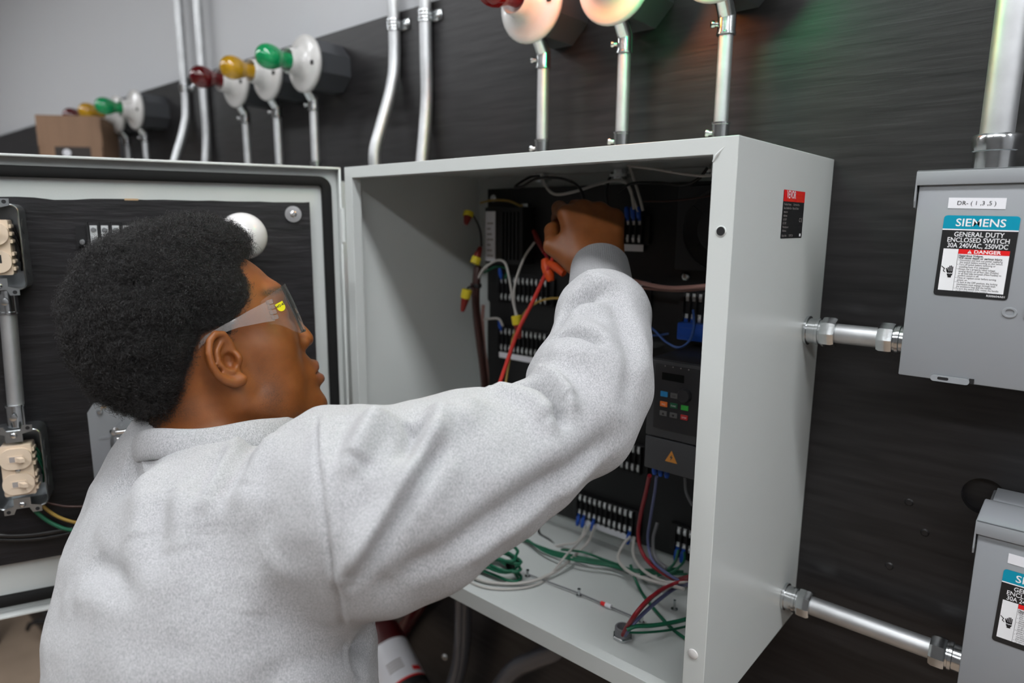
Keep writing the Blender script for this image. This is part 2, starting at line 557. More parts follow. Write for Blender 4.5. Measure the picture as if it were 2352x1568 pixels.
# gasket: a frame of soft rubber with rounded corners
def frame_ring(b, a0, a1, n0, n1, r0, M=DSZ):
    """rounded-rectangle ring between inset a0 and a1, heights n0..n1"""
    A = rrect(.003 + a0, -.001 + a0, DW - a0, H - a0, r0 + (a1 - a0), 6); B = rrect(.003 + a1, -.001 + a1, DW - a1, H - a1, r0, 6)
    k = len(A)
    def ringv(P, h): return [b.verts.new(M @ Vector((x, y, h))) for x, y in P]
    r = [ringv(A, n0), ringv(A, n1 - .002), ringv([(a[0] * .8 + c[0] * .2, a[1] * .8 + c[1] * .2) for a, c in zip(A, B)], n1),
         ringv([(a[0] * .2 + c[0] * .8, a[1] * .2 + c[1] * .8) for a, c in zip(A, B)], n1), ringv(B, n1 - .002), ringv(B, n0)]
    for p, q_ in zip(r[:-1], r[1:]):
        for i in range(k):
            j = (i + 1) % k
            b.faces.new((p[i], p[j], q_[j], q_[i]))
b = BM(); frame_ring(b, .0135, .0275, -.0166, -.006, .004)
mk('gasket', b, MAT['gasket'], DOOR, smooth=50, label='black rubber door gasket')
b = BM()
edge = [(.050, .075), (.556, .075), (.556, .556)]
for k in range(24):
    s_ = .53 - k * .0205
    j = .0004 * math.sin(k * 2.3) - (.0025 if k in (8, 9) else 0)
    edge.append((s_, .5575 + j))
edge.append((.050, .5585))
prism(b, edge, DSZ, -.0164, -.004)
mk('plywood_panel', b, MAT['door_ply'], DOOR, smooth=0, label='black painted plywood panel')
b = BM()
for (s0, s1) in ((.272, .288), ):
    dbox(b, (s0, -.012, .5560), (s1, -.0036, .5583))
mk('bare_edge', b, MAT['raw_wood'], DOOR, smooth=0, label='bare wood edge where the paint is chipped')
for (s_, z_) in ((.0745, .5405), (.53, .5405), (.0745, .10), (.53, .10)):
    b = BM(); lathe(b, [(.0040, .004), (.0118, .0036), (.0122, .0014), (.0122, 0)], dp(s_, -.004, z_), DN, 24)
    lathe(b, [(.0, .0082), (.0022, .0082), (.0032, .0066), (.0046, .0060), (.0050, .003), (.0050, 0)], dp(s_, -.004, z_), DN, 16)
    mk('bolt_washer', b, MAT['steel_bright'], DOOR, smooth=50, label='bolt with round washer')
for z_ in (.09, .50):
    b = BM(); cyl(b, Vector((-.0042, -D - .002, Z0 + z_)), Vector((-.0042, -D - .002, Z0 + z_ + .05)), .0036, 14)
    cyl(b, Vector((-.0042, -D - .002, Z0 + z_ + .019)), Vector((-.0042, -D - .002, Z0 + z_ + .0195)), .004, 14)
    mk('hinge', b, MAT['enclosure_paint'], ENC, smooth=40)

# ---- two more stations along the wall
for i, (x0, lab) in enumerate(((-.907, 'closed grey steel enclosure behind the open door, next to the open one'), (-1.814, 'closed grey steel enclosure far along the wall, under the cardboard box'))):
    t = thing('electrical_enclosure', lab, 'enclosure', (x0 + W / 2, -D / 2, Z0))
    add_shell(t, x0)
    b = BM(); box(b, (x0 + .003, -D - .0205, Z0 + .001), (x0 + W - .003, -D - .0005, Z0 + H - .001), .002)
    dr = mk('door', b, MAT['enclosure_paint'], t, smooth=30)
    b = BM(); lathe(b, [(0, .006), (.008, .006), (.011, .003), (.011, 0)], (x0 + W - .03, -D - .0205, Z0 + .31), (0, -1, 0), 18)
    mk('latch', b, MAT['steel_bright'], dr)
    for z_ in (.09, .50):
        b = BM(); cyl(b, Vector((x0 - .002, -D - .006, Z0 + z_)), Vector((x0 - .002, -D - .006, Z0 + z_ + .05)), .0036, 12)
        mk('hinge', b, MAT['enclosure_paint'], t)

# ------------------------------------------------------------------ wall lamps with their conduit risers
LZ = Z0 + .852
def wall_lamp(x, colour, lit, label, group):
    t = thing('wall_lamp', label, 'lamp', (x, 0, LZ), group)
    b = BM(); cyl(b, (x, -.0005, LZ), (x, -.076, LZ), .051, 8, phase=math.pi / 8)
    lathe(b, [(.049, 0), (.053, .002), (.053, .006), (.049, .008)], (x, -.069, LZ), (0, -1, 0), 8)
    mk('junction_box', b, MAT['lamp_box'], t, smooth=20, label='dark grey octagonal junction box')
    b = BM()
    prof = [(.050, -.004), (.0555, -.002), (.0572, .003), (.0568, .0065), (.054, .0095), (.047, .0112), (.039, .0125), (.032, .0165), (.0275, .023), (.0255, .031), (.0252, .042), (.0235, .044), (.0215, .0425), (.0205, .030), (0, .030)]
    lathe(b, prof, (x, -.0775, LZ), (0, -1, 0), 40)
    ph = mk('lampholder', b, MAT['porcelain'], t, smooth=60, label='white porcelain lampholder')
    for sx in (-1, 1):
        b = BM(); box(b, (x + sx * .041 - .0035, -.0925, LZ - .004 - sx * .004), (x + sx * .041 + .0035, -.0885, LZ + .004 - sx * .004), .001)
        mk('screw_slot', b, MAT['rubber_black'], ph)
    m_ = {'red': 'glass_red', 'amber': 'glass_yellow', 'green': 'glass_green'}[colour]
    if lit: m_ = {'red': 'glow_red', 'amber': 'glow_amber', 'green': 'glow_green'}[colour]
    b = BM()
    prof = [(.0140, .0), (.0142, .008), (.0146, .016), (.0160, .022), (.0195, .030), (.0230, .0385), (.0243, .047), (.0238, .055), (.0212, .0625), (.0165, .0685), (.0105, .0722), (.005, .0738), (0, .0742)]
    lathe(b, prof, (x, -.1130, LZ), (0, -1, 0), 28)
    mk('bulb', b, MAT[m_], t, smooth=80, label=('lit ' if lit else '') + colour + ' glass bulb')
    return t

def riser(x, label, group):
    y0, y1 = -.050, -.066
    t = thing('conduit', label, 'conduit', (x, y0, Z0 + H), group)
    b = BM(); cyl(b, (x, y0, Z0 + H + .004), (x, y0, Z0 + .775), .00895, 20)
    mk('tube', b, MAT['galv'], t, smooth=60)
    b = BM(); lathe(b, [(.0112, .0), (.0112, .046), (.0122, .0465), (.0122, .049), (.0095, .0495)], (x, y0, Z0 + H), (0, 0, 1), 20)
    c = mk('connector', b, MAT['zinc'], t, smooth=45)
    b = BM(); lathe(b, [(.003, 0), (.003, .004), (.0046, .0042), (.0046, .0075), (.0035, .0085), (0, .0085)], Vector((x - .0085, y0 - .0075, Z0 + H + .036)), (-.75, -.65, 0), 10)
    mk('set_screw', b, MAT['zinc'], c, smooth=50)
    b = BM()
    path = spline([(x, y0, Z0 + .765), (x, y0, Z0 + .786), (x, y0 - .002, Z0 + .790), (x, y1 + .002, Z0 + .808), (x, y1, Z0 + .818)], 5)
    tube(b, path, .0112, 20)
    lathe(b, [(.0095, 0), (.0122, .0005), (.0122, .003), (.0112, .0035)], (x, y0, Z0 + .764), (0, 0, 1), 20)
    c = mk('offset_connector', b, MAT['zinc'], t, smooth=45)
    b = BM(); lathe(b, [(.003, 0), (.003, .004), (.0046, .0042), (.0046, .0075), (.0035, .0085), (0, .0085)], Vector((x - .0085, y0 - .0075, Z0 + .777)), (-.75, -.65, 0), 10)
    mk('set_screw', b, MAT['zinc'], c, smooth=50)
    return t

sets = [((.1835, .3285, .4765), True, 'above the open enclosure', 'near'),
        ((-.742, -.597, -.447), False, 'behind the open door', 'middle'),
        ((-1.652, -1.505, -1.362), False, 'far along the wall', 'far')]
for xs_, lit, where, k in sets:
    for x, c in zip(xs_, ('red', 'amber', 'green')):
        wall_lamp(x + {'near': 0, 'middle': .022, 'far': .026}[k], c, lit, 'white porcelain wall lamp with %s%s bulb %s' % ('lit ' if lit else 'unlit ', c, where), 'wall lamps, %s set' % k)
        riser(x, 'short galvanised conduit rising to the %s bulb lamp %s' % (c, where), 'lamp risers, %s set' % k)

# ------------------------------------------------------------------ tall strapped conduits
def tall(x, bend, label, zs):
    t = thing('conduit', label, 'conduit', (x, -.012, Z0 + .55), 'tall strapped conduits')
    b = BM()
    top = CEIL - .001
    if bend:
        pts = [(x - .006, -.062, Z0 + .615), (x - .006, -.062, Z0 + .665), (x - .003, -.047, Z0 + .715), (x, -.022, Z0 + .79), (x, -.0122, Z0 + .85), (x, -.0122, Z0 + 1.0), (x, -.0122, top)]
    else:
        pts = [(x, -.030, Z0 + .615), (x, -.0125, Z0 + .75), (x, -.0122, Z0 + .86), (x, -.0122, Z0 + 1.0), (x, -.0122, top)]
    tube(b, spline(pts, 8), .0117, 20)
    mk('tube', b, MAT['galv'], t, smooth=60)
    b = BM()
    zc = Z0 + zs
    lathe(b, [(.0135, -.010), (.0135, .010), (.0122, .010), (.0122, -.010)], (x, -.0128, zc), (0, 0, 1), 20, close=True)
    for dz in (-.006, 0, .006):
        lathe(b, [(.0135, dz - .0015), (.0142, dz), (.0135, dz + .0015)], (x, -.0128, zc), (0, 0, 1), 20)
    box(b, (x + .010, -.003, zc - .010), (x + .034, -.0006, zc + .010), .001)
    st = mk('strap', b, MAT['zinc'], t, smooth=40, label='one-hole zinc pipe strap')
    b = BM(); lathe(b, [(0, .0045), (.003, .004), (.0052, .0015), (.0055, 0)], (x + .024, -.003, zc), (0, -1, 0), 12)
    mk('strap_screw', b, MAT['zinc'], st, smooth=60)
tall(-.218, True, 'tall bent galvanised conduit strapped to the board, beside the straight one', .905)
tall(-.1275, False, 'tall straight galvanised conduit strapped to the board near the lit lamps', .905)
tall(-1.150, True, 'tall bent galvanised conduit crossing the grey wall behind the open door', .90)
tall(-1.035, False, 'tall straight galvanised conduit beside the red bulb behind the open door', .90)

# ------------------------------------------------------------------ safety switches on the right
FRM = lambda x, y, z: Matrix(((1, 0, 0, x), (0, 0, -1, y), (0, 1, 0, z), (0, 0, 0, 1)))   # local x->x, y->z, z-> -y (faces the room)
def safety_switch(x0, zt, label, tape, hgt=.206, dep=.115, wid=.172):
    x1, z0, z1 = x0 + wid, Z0 + zt - hgt, Z0 + zt
    t = thing('safety_switch', label, 'switch box', ((x0 + x1) / 2, -dep / 2, z0), 'grey safety switches')
    b = BM(); box(b, (x0 + .001, -dep + .004, z0), (x1 - .001, -.0005, z1 - .003), .0015)
    mk('case', b, MAT['switch_grey'], t, smooth=30)
    b = BM(); box(b, (x0, -dep, z0 - .002), (x1, -dep + .0035, z1 - .010), .0012)
    cv = mk('cover', b, MAT['switch_grey'], t, smooth=30)
    b = BM()
    box(b, (x0 - .0022, -dep - .0035, z1 - .0145), (x1 + .0022, -dep - .0018, z1), .0006)
    box(b, (x0 - .0022, -dep - .0035, z1 - .0016), (x1 + .0022, -dep + .068, z1), .0006)
    box(b, (x0 + .004, -dep + .066, z1 - .0016), (x1 - .004, -.001, z1), .0006)
    cp = mk('rain_cap', b, MAT['switch_grey'], t, smooth=30)
    b = BM()
    Ms = Matrix(((0, 0, 1, x0 - .0022), (1, 0, 0, 0), (0, 1, 0, 0), (0, 0, 0, 1)))
    prism(b, [(-dep - .0032, z1 - .001), (-dep - .0032, z1 - .030), (-dep - .001, z1 - .036), (-dep + .008, z1 - .037), (-dep + .012, z1 - .030), (-dep + .05, z1 - .018), (-dep + .068, z1 - .014), (-dep + .068, z1 - .001)], Ms, -.0006, .0008)
    mk('cap_side', b, MAT['switch_grey'], cp, smooth=20)
    # hasp at the bottom edge
    b = BM()
    Mh = FRM(x0 + .046, -dep - .001, z0 + .0005)
    prism(b, rrect(-.0165, -.0035, .0165, .0025, .0028, 4), Mh, 0, .0022)
    h_ = mk('hasp', b, MAT['switch_grey'], cv, smooth=30)
    b = BM(); prism(b, rrect(-.0105, -.0014, -.001, .0014, .0013, 4), Mh, .0022, .0024)
    mk('hasp_hole', b, MAT['rubber_black'], cv, smooth=0)
    b = BM(); box(b, (x0 + .062, -dep - .0008, z0 - .0018), (x0 + .066, -dep + .001, z0 + .0035))
    mk('notch', b, MAT['rubber_black'], cv, smooth=0)
    # raised lettering pressed into the cover
    mk('raised_lettering', text_bm('OFF', .0135, FRM(x0 + .080, -dep, z0 + .071), 'LEFT', .0, .0, 1.15, 1.5, raised=.0007), MAT['switch_grey'], cv, smooth=0)
    b = BM()
    lathe(b, [(.0085, 0), (.0085, .0005), (.0068, .0005), (.0068, 0)], (x0 + .096, -dep, z0 + .169), (0, -1, 0), 28)
    mk('raised_ring', b, MAT['switch_grey'], cv, smooth=30)
    # white tape
    b = BM(); prism(b, [(x0 + .0265, z1 - .0370), (x0 + .0725, z1 - .0382), (x0 + .0725, z1 - .0280), (x0 + .0265, z1 - .0268)], FRM(0, -dep, 0), .0001, .0004)
    tp = mk('tape_label', b, MAT['label_white'], cv, smooth=0, label='white printed tape label')
    if tape:
        lettering(tape, .0056, 0, 0, FRM(x0 + .0495, -dep - .0004, z1 - .0326) @ Matrix.Rotation(math.radians(-1.4), 4, 'Z'), 'print_black', tp, align='CENTER', xs=1.0)
    # maker's sticker
    SW, SH = .0605, .0785
    M = FRM(x0 + .0540, -dep - .0002, z1 - .0835) @ Matrix.Rotation(math.radians(-1.2), 4, 'Z')
    X = lambda u_: (u_ - .5) * SW
    Y = lambda v_: (.5 - v_) * SH
    b = BM(); prism(b, rrect(-SW / 2, -SH / 2, SW / 2, SH / 2, .003, 5), M, 0, .0003)
    st = mk('warning_sticker', b, MAT['sticker_black'], cv, smooth=0, label='teal and black maker\'s sticker with a danger notice')
    def rect(u0, v0, u1, v1, m_, h=.0004, name='print_patch'):
        b_ = BM(); prism(b_, [(X(u0), Y(v1)), (X(u1), Y(v1)), (X(u1), Y(v0)), (X(u0), Y(v0))], M, .0003, h)
        return mk(name, b_, MAT[m_], st, smooth=0)
    b = BM()
    tl = [p for p in rrect(-SW / 2, -SH / 2, SW / 2, SH / 2, .003, 5) if p[1] > Y(.165)]
    tl = [(-SW / 2, Y(.165))] + [(SW / 2, Y(.165))] + tl
    prism(b, tl, M, .0003, .0004)
    mk('teal_band', b, MAT['print_teal'], st, smooth=0)
    rect(0, .165, 1, .180, 'print_white')
    T = lambda s, sz, u_, v_, m_, al='LEFT', bo=0.0, xs=1.0: lettering(s, sz, X(u_), Y(v_), M, m_, st, al, bo, xs, h=.00055)
    T('SIEMENS', .0104, .5, .090, 'print_white', 'CENTER', .010, 1.04)
    T('GENERAL DUTY', .0063, .5, .232, 'print_white', 'CENTER', .012, .88)
    T('ENCLOSED SWITCH', .0063, .5, .300, 'print_white', 'CENTER', .012, .88)
    T('30A 240VAC, 250VDC', .0063, .5, .368, 'print_white', 'CENTER', .012, .82)
    rect(.055, .410, .935, .930, 'print_white')
    rect(.262, .410, .266, .930, 'print_black', .0005)
    rect(.266, .410, .935, .468, 'print_red', .0005)
    T('DANGER', .0046, .47, .439, 'print_white', 'LEFT', .02, 1.15)
    b = BM(); prism(b, [(X(.385), Y(.459)), (X(.445), Y(.459)), (X(.415), Y(.418))], M, .0003, .00055)
    mk('danger_triangle', b, MAT['print_white'], st, smooth=0)
    T('!', .0034, .415, .442, 'print_red', 'CENTER', .02)
    ls = ['Hazardous Voltage.', 'Will cause death or serious injury.', '\u2022 Disconnect and lock out power supplying', '   this switch before working on this switch.', '\u2022 Turn off switch before removing or', '   installing fuses if so equipped.',
          '\u2022 Always use a properly rated voltage', '   sensing device on all fuse clips (Fusible)', '   or all load side terminals (Non-Fusible) to', '   confirm switch is off.', '\u2022 Close or replace cover before turning', '   power on.',
          '\u2022 To lock in the OFF position, the locking', '   mechanism must engage through both', '   the enclosure hasp and the handle.', '\u2022 To turn the switch ON, rotate the handle', '   to the mechanical stop position.']
    v_ = .490
    for k, s in enumerate(ls):
        bold = k < 2
        T(s, .0029 if bold else .00255, .275, v_, 'print_black', 'LEFT', .02 if bold else 0, .88 if bold else .80)
        v_ += .0272 if k != 1 else .028
    T('R500604A01', .0026, .72, .962, 'print_white', 'LEFT', .01, 1.1)
    # shock symbol: a hand with a wire
    b = BM()
    def P2(pts, h=.00055): prism(b, [(X(a), Y(c)) for a, c in pts], M, .0003, h)
    for k, (u0, v0) in enumerate(((.158, .640), (.178, .622), (.198, .618), (.218, .630))):
        P2([(u0 - .0075, v0), (u0 + .0075, v0), (u0 + .0075, .702), (u0 - .0075, .702)])
    P2([(.126, .655), (.140, .650), (.156, .690), (.152, .702), (.142, .700)])
    P2([(.150, .690), (.226, .690), (.226, .705), (.205, .712), (.196, .704), (.184, .716), (.172, .706), (.160, .716), (.148, .706)])
    P2([(.150, .716), (.162, .724), (.172, .716), (.184, .726), (.198, .715), (.208, .722), (.228, .712), (.224, .735), (.212, .748), (.212, .768), (.164, .768), (.164, .750), (.152, .738)])
    P2([(.058, .632), (.064, .626), (.112, .655), (.112, .664), (.100, .685), (.118, .695), (.124, .702), (.118, .706), (.092, .692), (.090, .684), (.100, .662)])
    mk('shock_symbol', b, MAT['print_black'], st, smooth=0, label='black shock hazard symbol of a hand and wire')
    return t
safety_switch(.7185, .5845, 'grey safety switch with a white tape label, joined to the enclosure by the upper conduit', 'DR- ( 1 ,3 ,5 )')
safety_switch(.8045, .2405, 'grey safety switch at the lower corner, joined to the enclosure by the long lower conduit', None)

# ------------------------------------------------------------------ horizontal conduits and the thick riser
def fitting(b, p, axis, rt, flip=1):
    """compression connector starting on a wall at p and reaching out along axis"""
    lathe(b, [(rt * 1.52, 0), (rt * 1.52, .003), (rt * 1.32, .0035), (rt * 1.30, .012), (rt * 1.42, .0128), (rt * 1.42, .016), (rt * 1.30, .0165), (rt * 1.30, .0185)], p, axis, 24)
    a = Vector(axis).normalized(); p = Vector(p)
    lathe(b, [(rt * 1.22, .0182), (rt * 1.50, .0188), (rt * 1.56, .021), (rt * 1.56, .0315), (rt * 1.42, .0345), (rt * 1.02, .0350)], p, axis, 8)
def hconduit(x0, x1, y, z, label):
    rt = .0117
    t = thing('conduit', label, 'conduit', ((x0 + x1) / 2, y, z), 'horizontal conduits')
    b = BM(); cyl(b, (x0 + .02, y, z), (x1 - .02, y, z), rt, 24)
    mk('tube', b, MAT['galv'], t, smooth=60)
    for p, s in ((x0, 1), (x1, -1)):
        b = BM(); fitting(b, (p, y, z), (s, 0, 0), rt)
        mk('connector', b, MAT['zinc'], t, smooth=28, label='zinc compression connector')
    return t
hconduit(W + .0003, .7185, -.052, Z0 + .4035, 'short horizontal conduit between the open enclosure and the upper safety switch')
hconduit(W + .0003, .8050, -.048, Z0 + .0465, 'long horizontal conduit between the open enclosure and the lower safety switch')
t = thing('conduit', 'thick galvanised conduit rising from the top of the upper safety switch', 'conduit', (.7705, -.055, Z0 + .585))
b = BM(); tube(b, [(.7705, -.055, Z0 + .605), (.7710, -.055, Z0 + 1.0), (.7715, -.055, CEIL - .001)], .0148, 28)
mk('tube', b, MAT['galv'], t, smooth=60)
b = BM(); lathe(b, [(.0172, 0), (.0180, .001), (.0180, .0195), (.0188, .0198), (.0200, .0205), (.0212, .031), (.0205, .0345), (.0185, .0365), (.0152, .037)], (.7705, -.055, Z0 + .5846), (0, 0, 1), 28)
mk('connector', b, MAT['zinc'], t, smooth=28, label='zinc compression connector')

# ------------------------------------------------------------------ carton on the far enclosure
t = thing('cardboard_box', 'open brown cardboard box with a dark printed patch on top of the far enclosure', 'box', (-1.53, -.19, Z0 + H))
CR = Matrix.Rotation(math.radians(-40), 3, 'Z')
def cb(b, lo, hi): box(b, lo, hi, M=Matrix.Translation((-1.535, -.175, Z0 + H + .0002)) @ Matrix.Rotation(math.radians(48), 4, 'Z'))
cw, ch_, cdp = .090, .135, .055
b = BM()
cb(b, (-cw, -cdp, 0), (cw, cdp, .004)); cb(b, (-cw, -cdp, 0), (cw, -cdp + .004, ch_)); cb(b, (-cw, cdp - .004, 0), (cw, cdp, ch_))
cb(b, (-cw, -cdp, 0), (-cw + .004, cdp, ch_)); cb(b, (cw - .004, -cdp, 0), (cw, cdp, ch_))
mk('carton', b, MAT['cardboard'], t, smooth=0)
b = BM(); cb(b, (-cw, -cdp - .001, ch_), (cw, -cdp + .003, ch_ + .09))
mk('front_flap', b, MAT['cardboard'], t, smooth=0)
b = BM(); cb(b, (cw - .003, -cdp, ch_), (cw + .001, cdp, ch_ + .085))
mk('side_flap', b, MAT['cardboard'], t, smooth=0)
b = BM(); cb(b, (-.045, -cdp - .0006, .06), (.055, -cdp - .0001, ch_ + .004))
pt = mk('printed_patch', b, MAT['tape_print'], t, smooth=0, label='dark printed patch')
b = BM(); b2 = Matrix.Translation((-1.535, -.175, Z0 + H)) @ Matrix.Rotation(math.radians(48), 4, 'Z')
lathe(b, [(0, .0012), (.0115, .0012), (.0115, 0)], b2 @ Vector((-.012, -cdp - .0004, ch_ - .018)), b2.to_3x3() @ Vector((0, -1, 0)), 18)
mk('printed_dot', b, MAT['label_white'], pt, smooth=0)

# ------------------------------------------------------------------ inside the open enclosure
def pt(a):
    if len(a) == 3: return at(a[0], a[1], a[2])
    return atz(a[0], a[1], Z0 + a[3])
def wire(colour, pts, r, label, name='wire', seg=8, group=None, n=7):
    P = spline([pt(a) for a in pts], n)
    b = BM(); tube(b, P, r, seg)
    return mk(name, b, MAT['wire_' + colour], None, smooth=80, label=label, cat='wire', group=group)

SCREW_ME = None
def terminal_strip(x0, zt, n, label, tag_=False, pitch=.0096, blue=(), up=True, gap=.029):
    global SCREW_ME
    x1 = x0 + n * pitch
    t = thing('terminal_strip', label, 'terminal strip', ((x0 + x1) / 2, PY, Z0 + zt - gap - .008), 'terminal strips on the mounting plate')
    b = BM(); box(b, (x0 - .010, PY - .007, Z0 + zt - gap - .008), (x1 + .010, PY - .0003, Z0 + zt + .008), .001)
    for i in range(n + 1):
        box(b, (x0 + i * pitch - .0009, PY - .0135, Z0 + zt - gap - .007), (x0 + i * pitch + .0009, PY - .006, Z0 + zt + .007))
    mk('base', b, MAT['plastic_black'], t, smooth=20)
    for row in (0, 1):
        for i in range(n):
            c = Vector((x0 + (i + .5) * pitch, PY - .0068, Z0 + zt - row * gap))
            if SCREW_ME is None:
                bm_ = BM()
                box(bm_, (-.0034, -.0012, -.0055), (.0034, 0, .0055))
                lathe(bm_, [(0, .0042), (.0020, .0042), (.0030, .0034), (.0030, .0010)], (0, 0, 0), (0, -1, 0), 10)
                me = bpy.data.meshes.new('terminal_screw'); bmesh.ops.recalc_face_normals(bm_, faces=bm_.faces); bm_.to_mesh(me); bm_.free()
                for p in me.polygons: p.use_smooth = True
                me.set_sharp_from_angle(angle=math.radians(35)); me.materials.append(MAT['screw_bright'])
                SCREW_ME = me
            o = bpy.data.objects.new('terminal_screw', SCREW_ME); COL.objects.link(o); o.parent = t
            o.location = WM[t.name].inverted() @ c
    if tag_:
        b = BM(); box(b, (x0 - .002, PY - .0085, Z0 + zt - gap - .0185), (x1 + .002, PY - .0068, Z0 + zt - gap - .0085))
        mk('label_strip', b, MAT['label_white'], t, smooth=0, label='white paper label strip')
    for i, row in blue:
        c = Vector((x0 + (i + .5) * pitch, PY - .012, Z0 + zt - row * gap))
        d = 1 if row == 0 else -1
        b = BM(); lathe(b, [(.0024, 0), (.0033, .002), (.0035, .012), (.0026, .0165), (.0018, .017)], c + Vector((0, 0, d * .004)), (0, -.25, d), 12)
        box(b, (c.x - .0030, c.y + .001, min(c.z, c.z + d * .006)), (c.x + .0030, c.y + .0022, max(c.z, c.z + d * .006)))
        mk('fork_terminal', b, MAT['fork_blue'], t, smooth=50, label='blue insulated fork terminal')
    return t
terminal_strip(.086, .433, 11, 'terminal strip behind the white wires, at the upper end of the brown bundle', blue=((0, 0),))
terminal_strip(.086, .343, 11, 'terminal strip with a white label below it, behind the red test lead', True, blue=((0, 0),))
terminal_strip(.302, .440, 7, 'terminal strip half hidden behind the wrist of the grey sleeve')
terminal_strip(.3145, .534, 5, 'short terminal strip with blue forks and a white label next to the hand', True, gap=.025, blue=((2, 0), (3, 0), (4, 0)))
terminal_strip(.434, .430, 4, 'small terminal strip with a blue fork at the right flange, under the pink wires', blue=((0, 1), (1, 1)))
terminal_strip(.300, .190, 8, 'terminal strip beside the motor drive, below the elbow')
terminal_strip(.262, .083, 11, 'terminal strip with a white label low on the mounting plate', True, gap=.026, blue=((0, 1), (1, 1), (3, 1), (10, 1)))
terminal_strip(.440, .083, 3, 'small terminal strip with blue forks in the lower corner of the mounting plate', gap=.024, blue=((0, 1), (1, 1)))

# motor drive
VX0, VX1, VZ0, VZ1, VY = .4435, .528, .214, .362, -.152
t = thing('motor_drive', 'dark grey motor drive with a keypad of coloured buttons', 'motor drive', ((VX0 + VX1) / 2, PY, Z0 + VZ0))
b = BM(); box(b, (VX0, VY + .006, Z0 + VZ0), (VX1, PY - .0003, Z0 + VZ1), .003)
mk('housing', b, MAT['drive_dark'], t, smooth=30)
b = BM(); box(b, (VX0 + .001, VY, Z0 + VZ0 + .046), (VX1 - .001, VY + .0075, Z0 + VZ1 - .001), .002)
FC = mk('front_cover', b, MAT['drive_grey'], t, smooth=30)
b = BM(); box(b, (VX0 + .001, VY, Z0 + VZ0 + .001), (VX1 - .001, VY + .0075, Z0 + VZ0 + .0445), .002)
LC = mk('terminal_cover', b, MAT['drive_grey'], t, smooth=30)
b = BM(); box(b, (VX0 + .012, VY - .0012, Z0 + VZ0 + .058), (VX1 - .002, VY + .001, Z0 + VZ1 - .006), .0008)
KP = mk('keypad', b, MAT['drive_dark'], FC, smooth=30)
def vp(x, y): 
    p = at(x, y, VY - .0012); return p.x, p.z
def vpatch(name, x0, y0, x1, y1, m_, par, h=.0012, bev=.0004):
    (ax, az), (bx_, bz) = vp(x0, y0), vp(x1, y1)
    b = BM(); box(b, (min(ax, bx_), VY - .0012 - h, min(az, bz)), (max(ax, bx_), VY - .001, max(az, bz)), bev, 1)
    return mk(name, b, MAT[m_], par, smooth=30)
mat('key_blue', (0.03, 0.28, 0.62), 0.4); mat('key_orange', (0.85, 0.20, 0.04), 0.4); mat('key_green', (0.06, 0.50, 0.08), 0.4); mat('key_dkgreen', (0.02, 0.13, 0.06), 0.4)
mat('key_grey', (0.13, 0.13, 0.13), 0.4); mat('key_red', (0.45, 0.03, 0.03), 0.4)
vpatch('display', 1521, 854, 1571, 880, 'lcd', FC, .0006)
for x, y, c in ((1526, 905, 'blue'), (1549, 909, 'grey'), (1525, 928, 'orange'), (1548, 932, 'dkgreen'), (1573, 937, 'green'), (1524, 949, 'grey'), (1547, 954, 'grey'), (1572, 959, 'red')):
    o = vpatch('key', x - 8, y - 8, x + 8, y + 7, 'key_' + c, FC)
for x, y, s in ((1524, 949, 1), (1547, 954, -1)):
    cx, cz = vp(x, y); b = BM(); prism(b, [(cx - .0018, cz - s * .0013), (cx + .0018, cz - s * .0013), (cx, cz + s * .0018)], FRM(0, VY - .0024, 0), 0, .0002); mk('arrow_print', b, MAT['print_black'], FC, smooth=0)
for x, y, s, c in ((1525, 928, 'PRG', 'print_white'), (1548, 932, 'FUNC', 'print_white'), (1572, 959, 'STOP', 'print_white'), (1549, 909, 'JOG', 'print_black')):
    cx, cz = vp(x, y); mk('lettering', text_bm(s, .0030, FRM(cx, VY - .00245, cz), 'CENTER', 0, .0001, .9), MAT[c], FC, smooth=0)
cx, cz = vp(1574, 908)
b = BM(); lathe(b, [(0, .007), (.0075, .0068), (.0085, .005), (.0088, 0)], (cx, VY - .001, cz), (0, -1, 0), 24)
mk('knob', b, MAT['drive_dark'], FC, smooth=40, label='round black speed knob')
for k in range(4):
    cx, cz = vp(1528 + k * 18, 840 + k * 3); b = BM(); lathe(b, [(0, .0004), (.0009, .0004), (.0009, 0)], (cx, VY - .001, cz), (0, -1, 0), 8); mk('indicator_lamp', b, MAT['print_grey'], FC, smooth=0)
cx, cz = vp(1541, 1050)
b = BM(); prism(b, [(cx - .0085, cz - .007), (cx + .0085, cz - .007), (cx, cz + .0085)], FRM(0, VY, 0), 0, .0004)
mat('print_orange', (0.62, 0.26, 0.05), 0.45)
WT = mk('warning_triangle', b, MAT['print_orange'], LC, smooth=0)
b = BM(); prism(b, [(cx + .0012, cz + .0035), (cx - .0022, cz - .0010), (cx - .0002, cz - .0008), (cx - .0012, cz - .0050), (cx + .0024, cz + .0004), (cx + .0004, cz + .0002)], FRM(0, VY - .0004, 0), 0, .0002)
mk('bolt_print', b, MAT['drive_grey'], LC, smooth=0)
for k, x in enumerate((.450, .459, .468)):
    b = BM(); lathe(b, [(.0026, 0), (.0036, .002), (.0036, .013), (.0024, .017)], (x, VY + .02, Z0 + VZ0 + .003), (0, 0, -1), 12)
    mk('fork_terminal', b, MAT['fork_blue'], t, smooth=50)

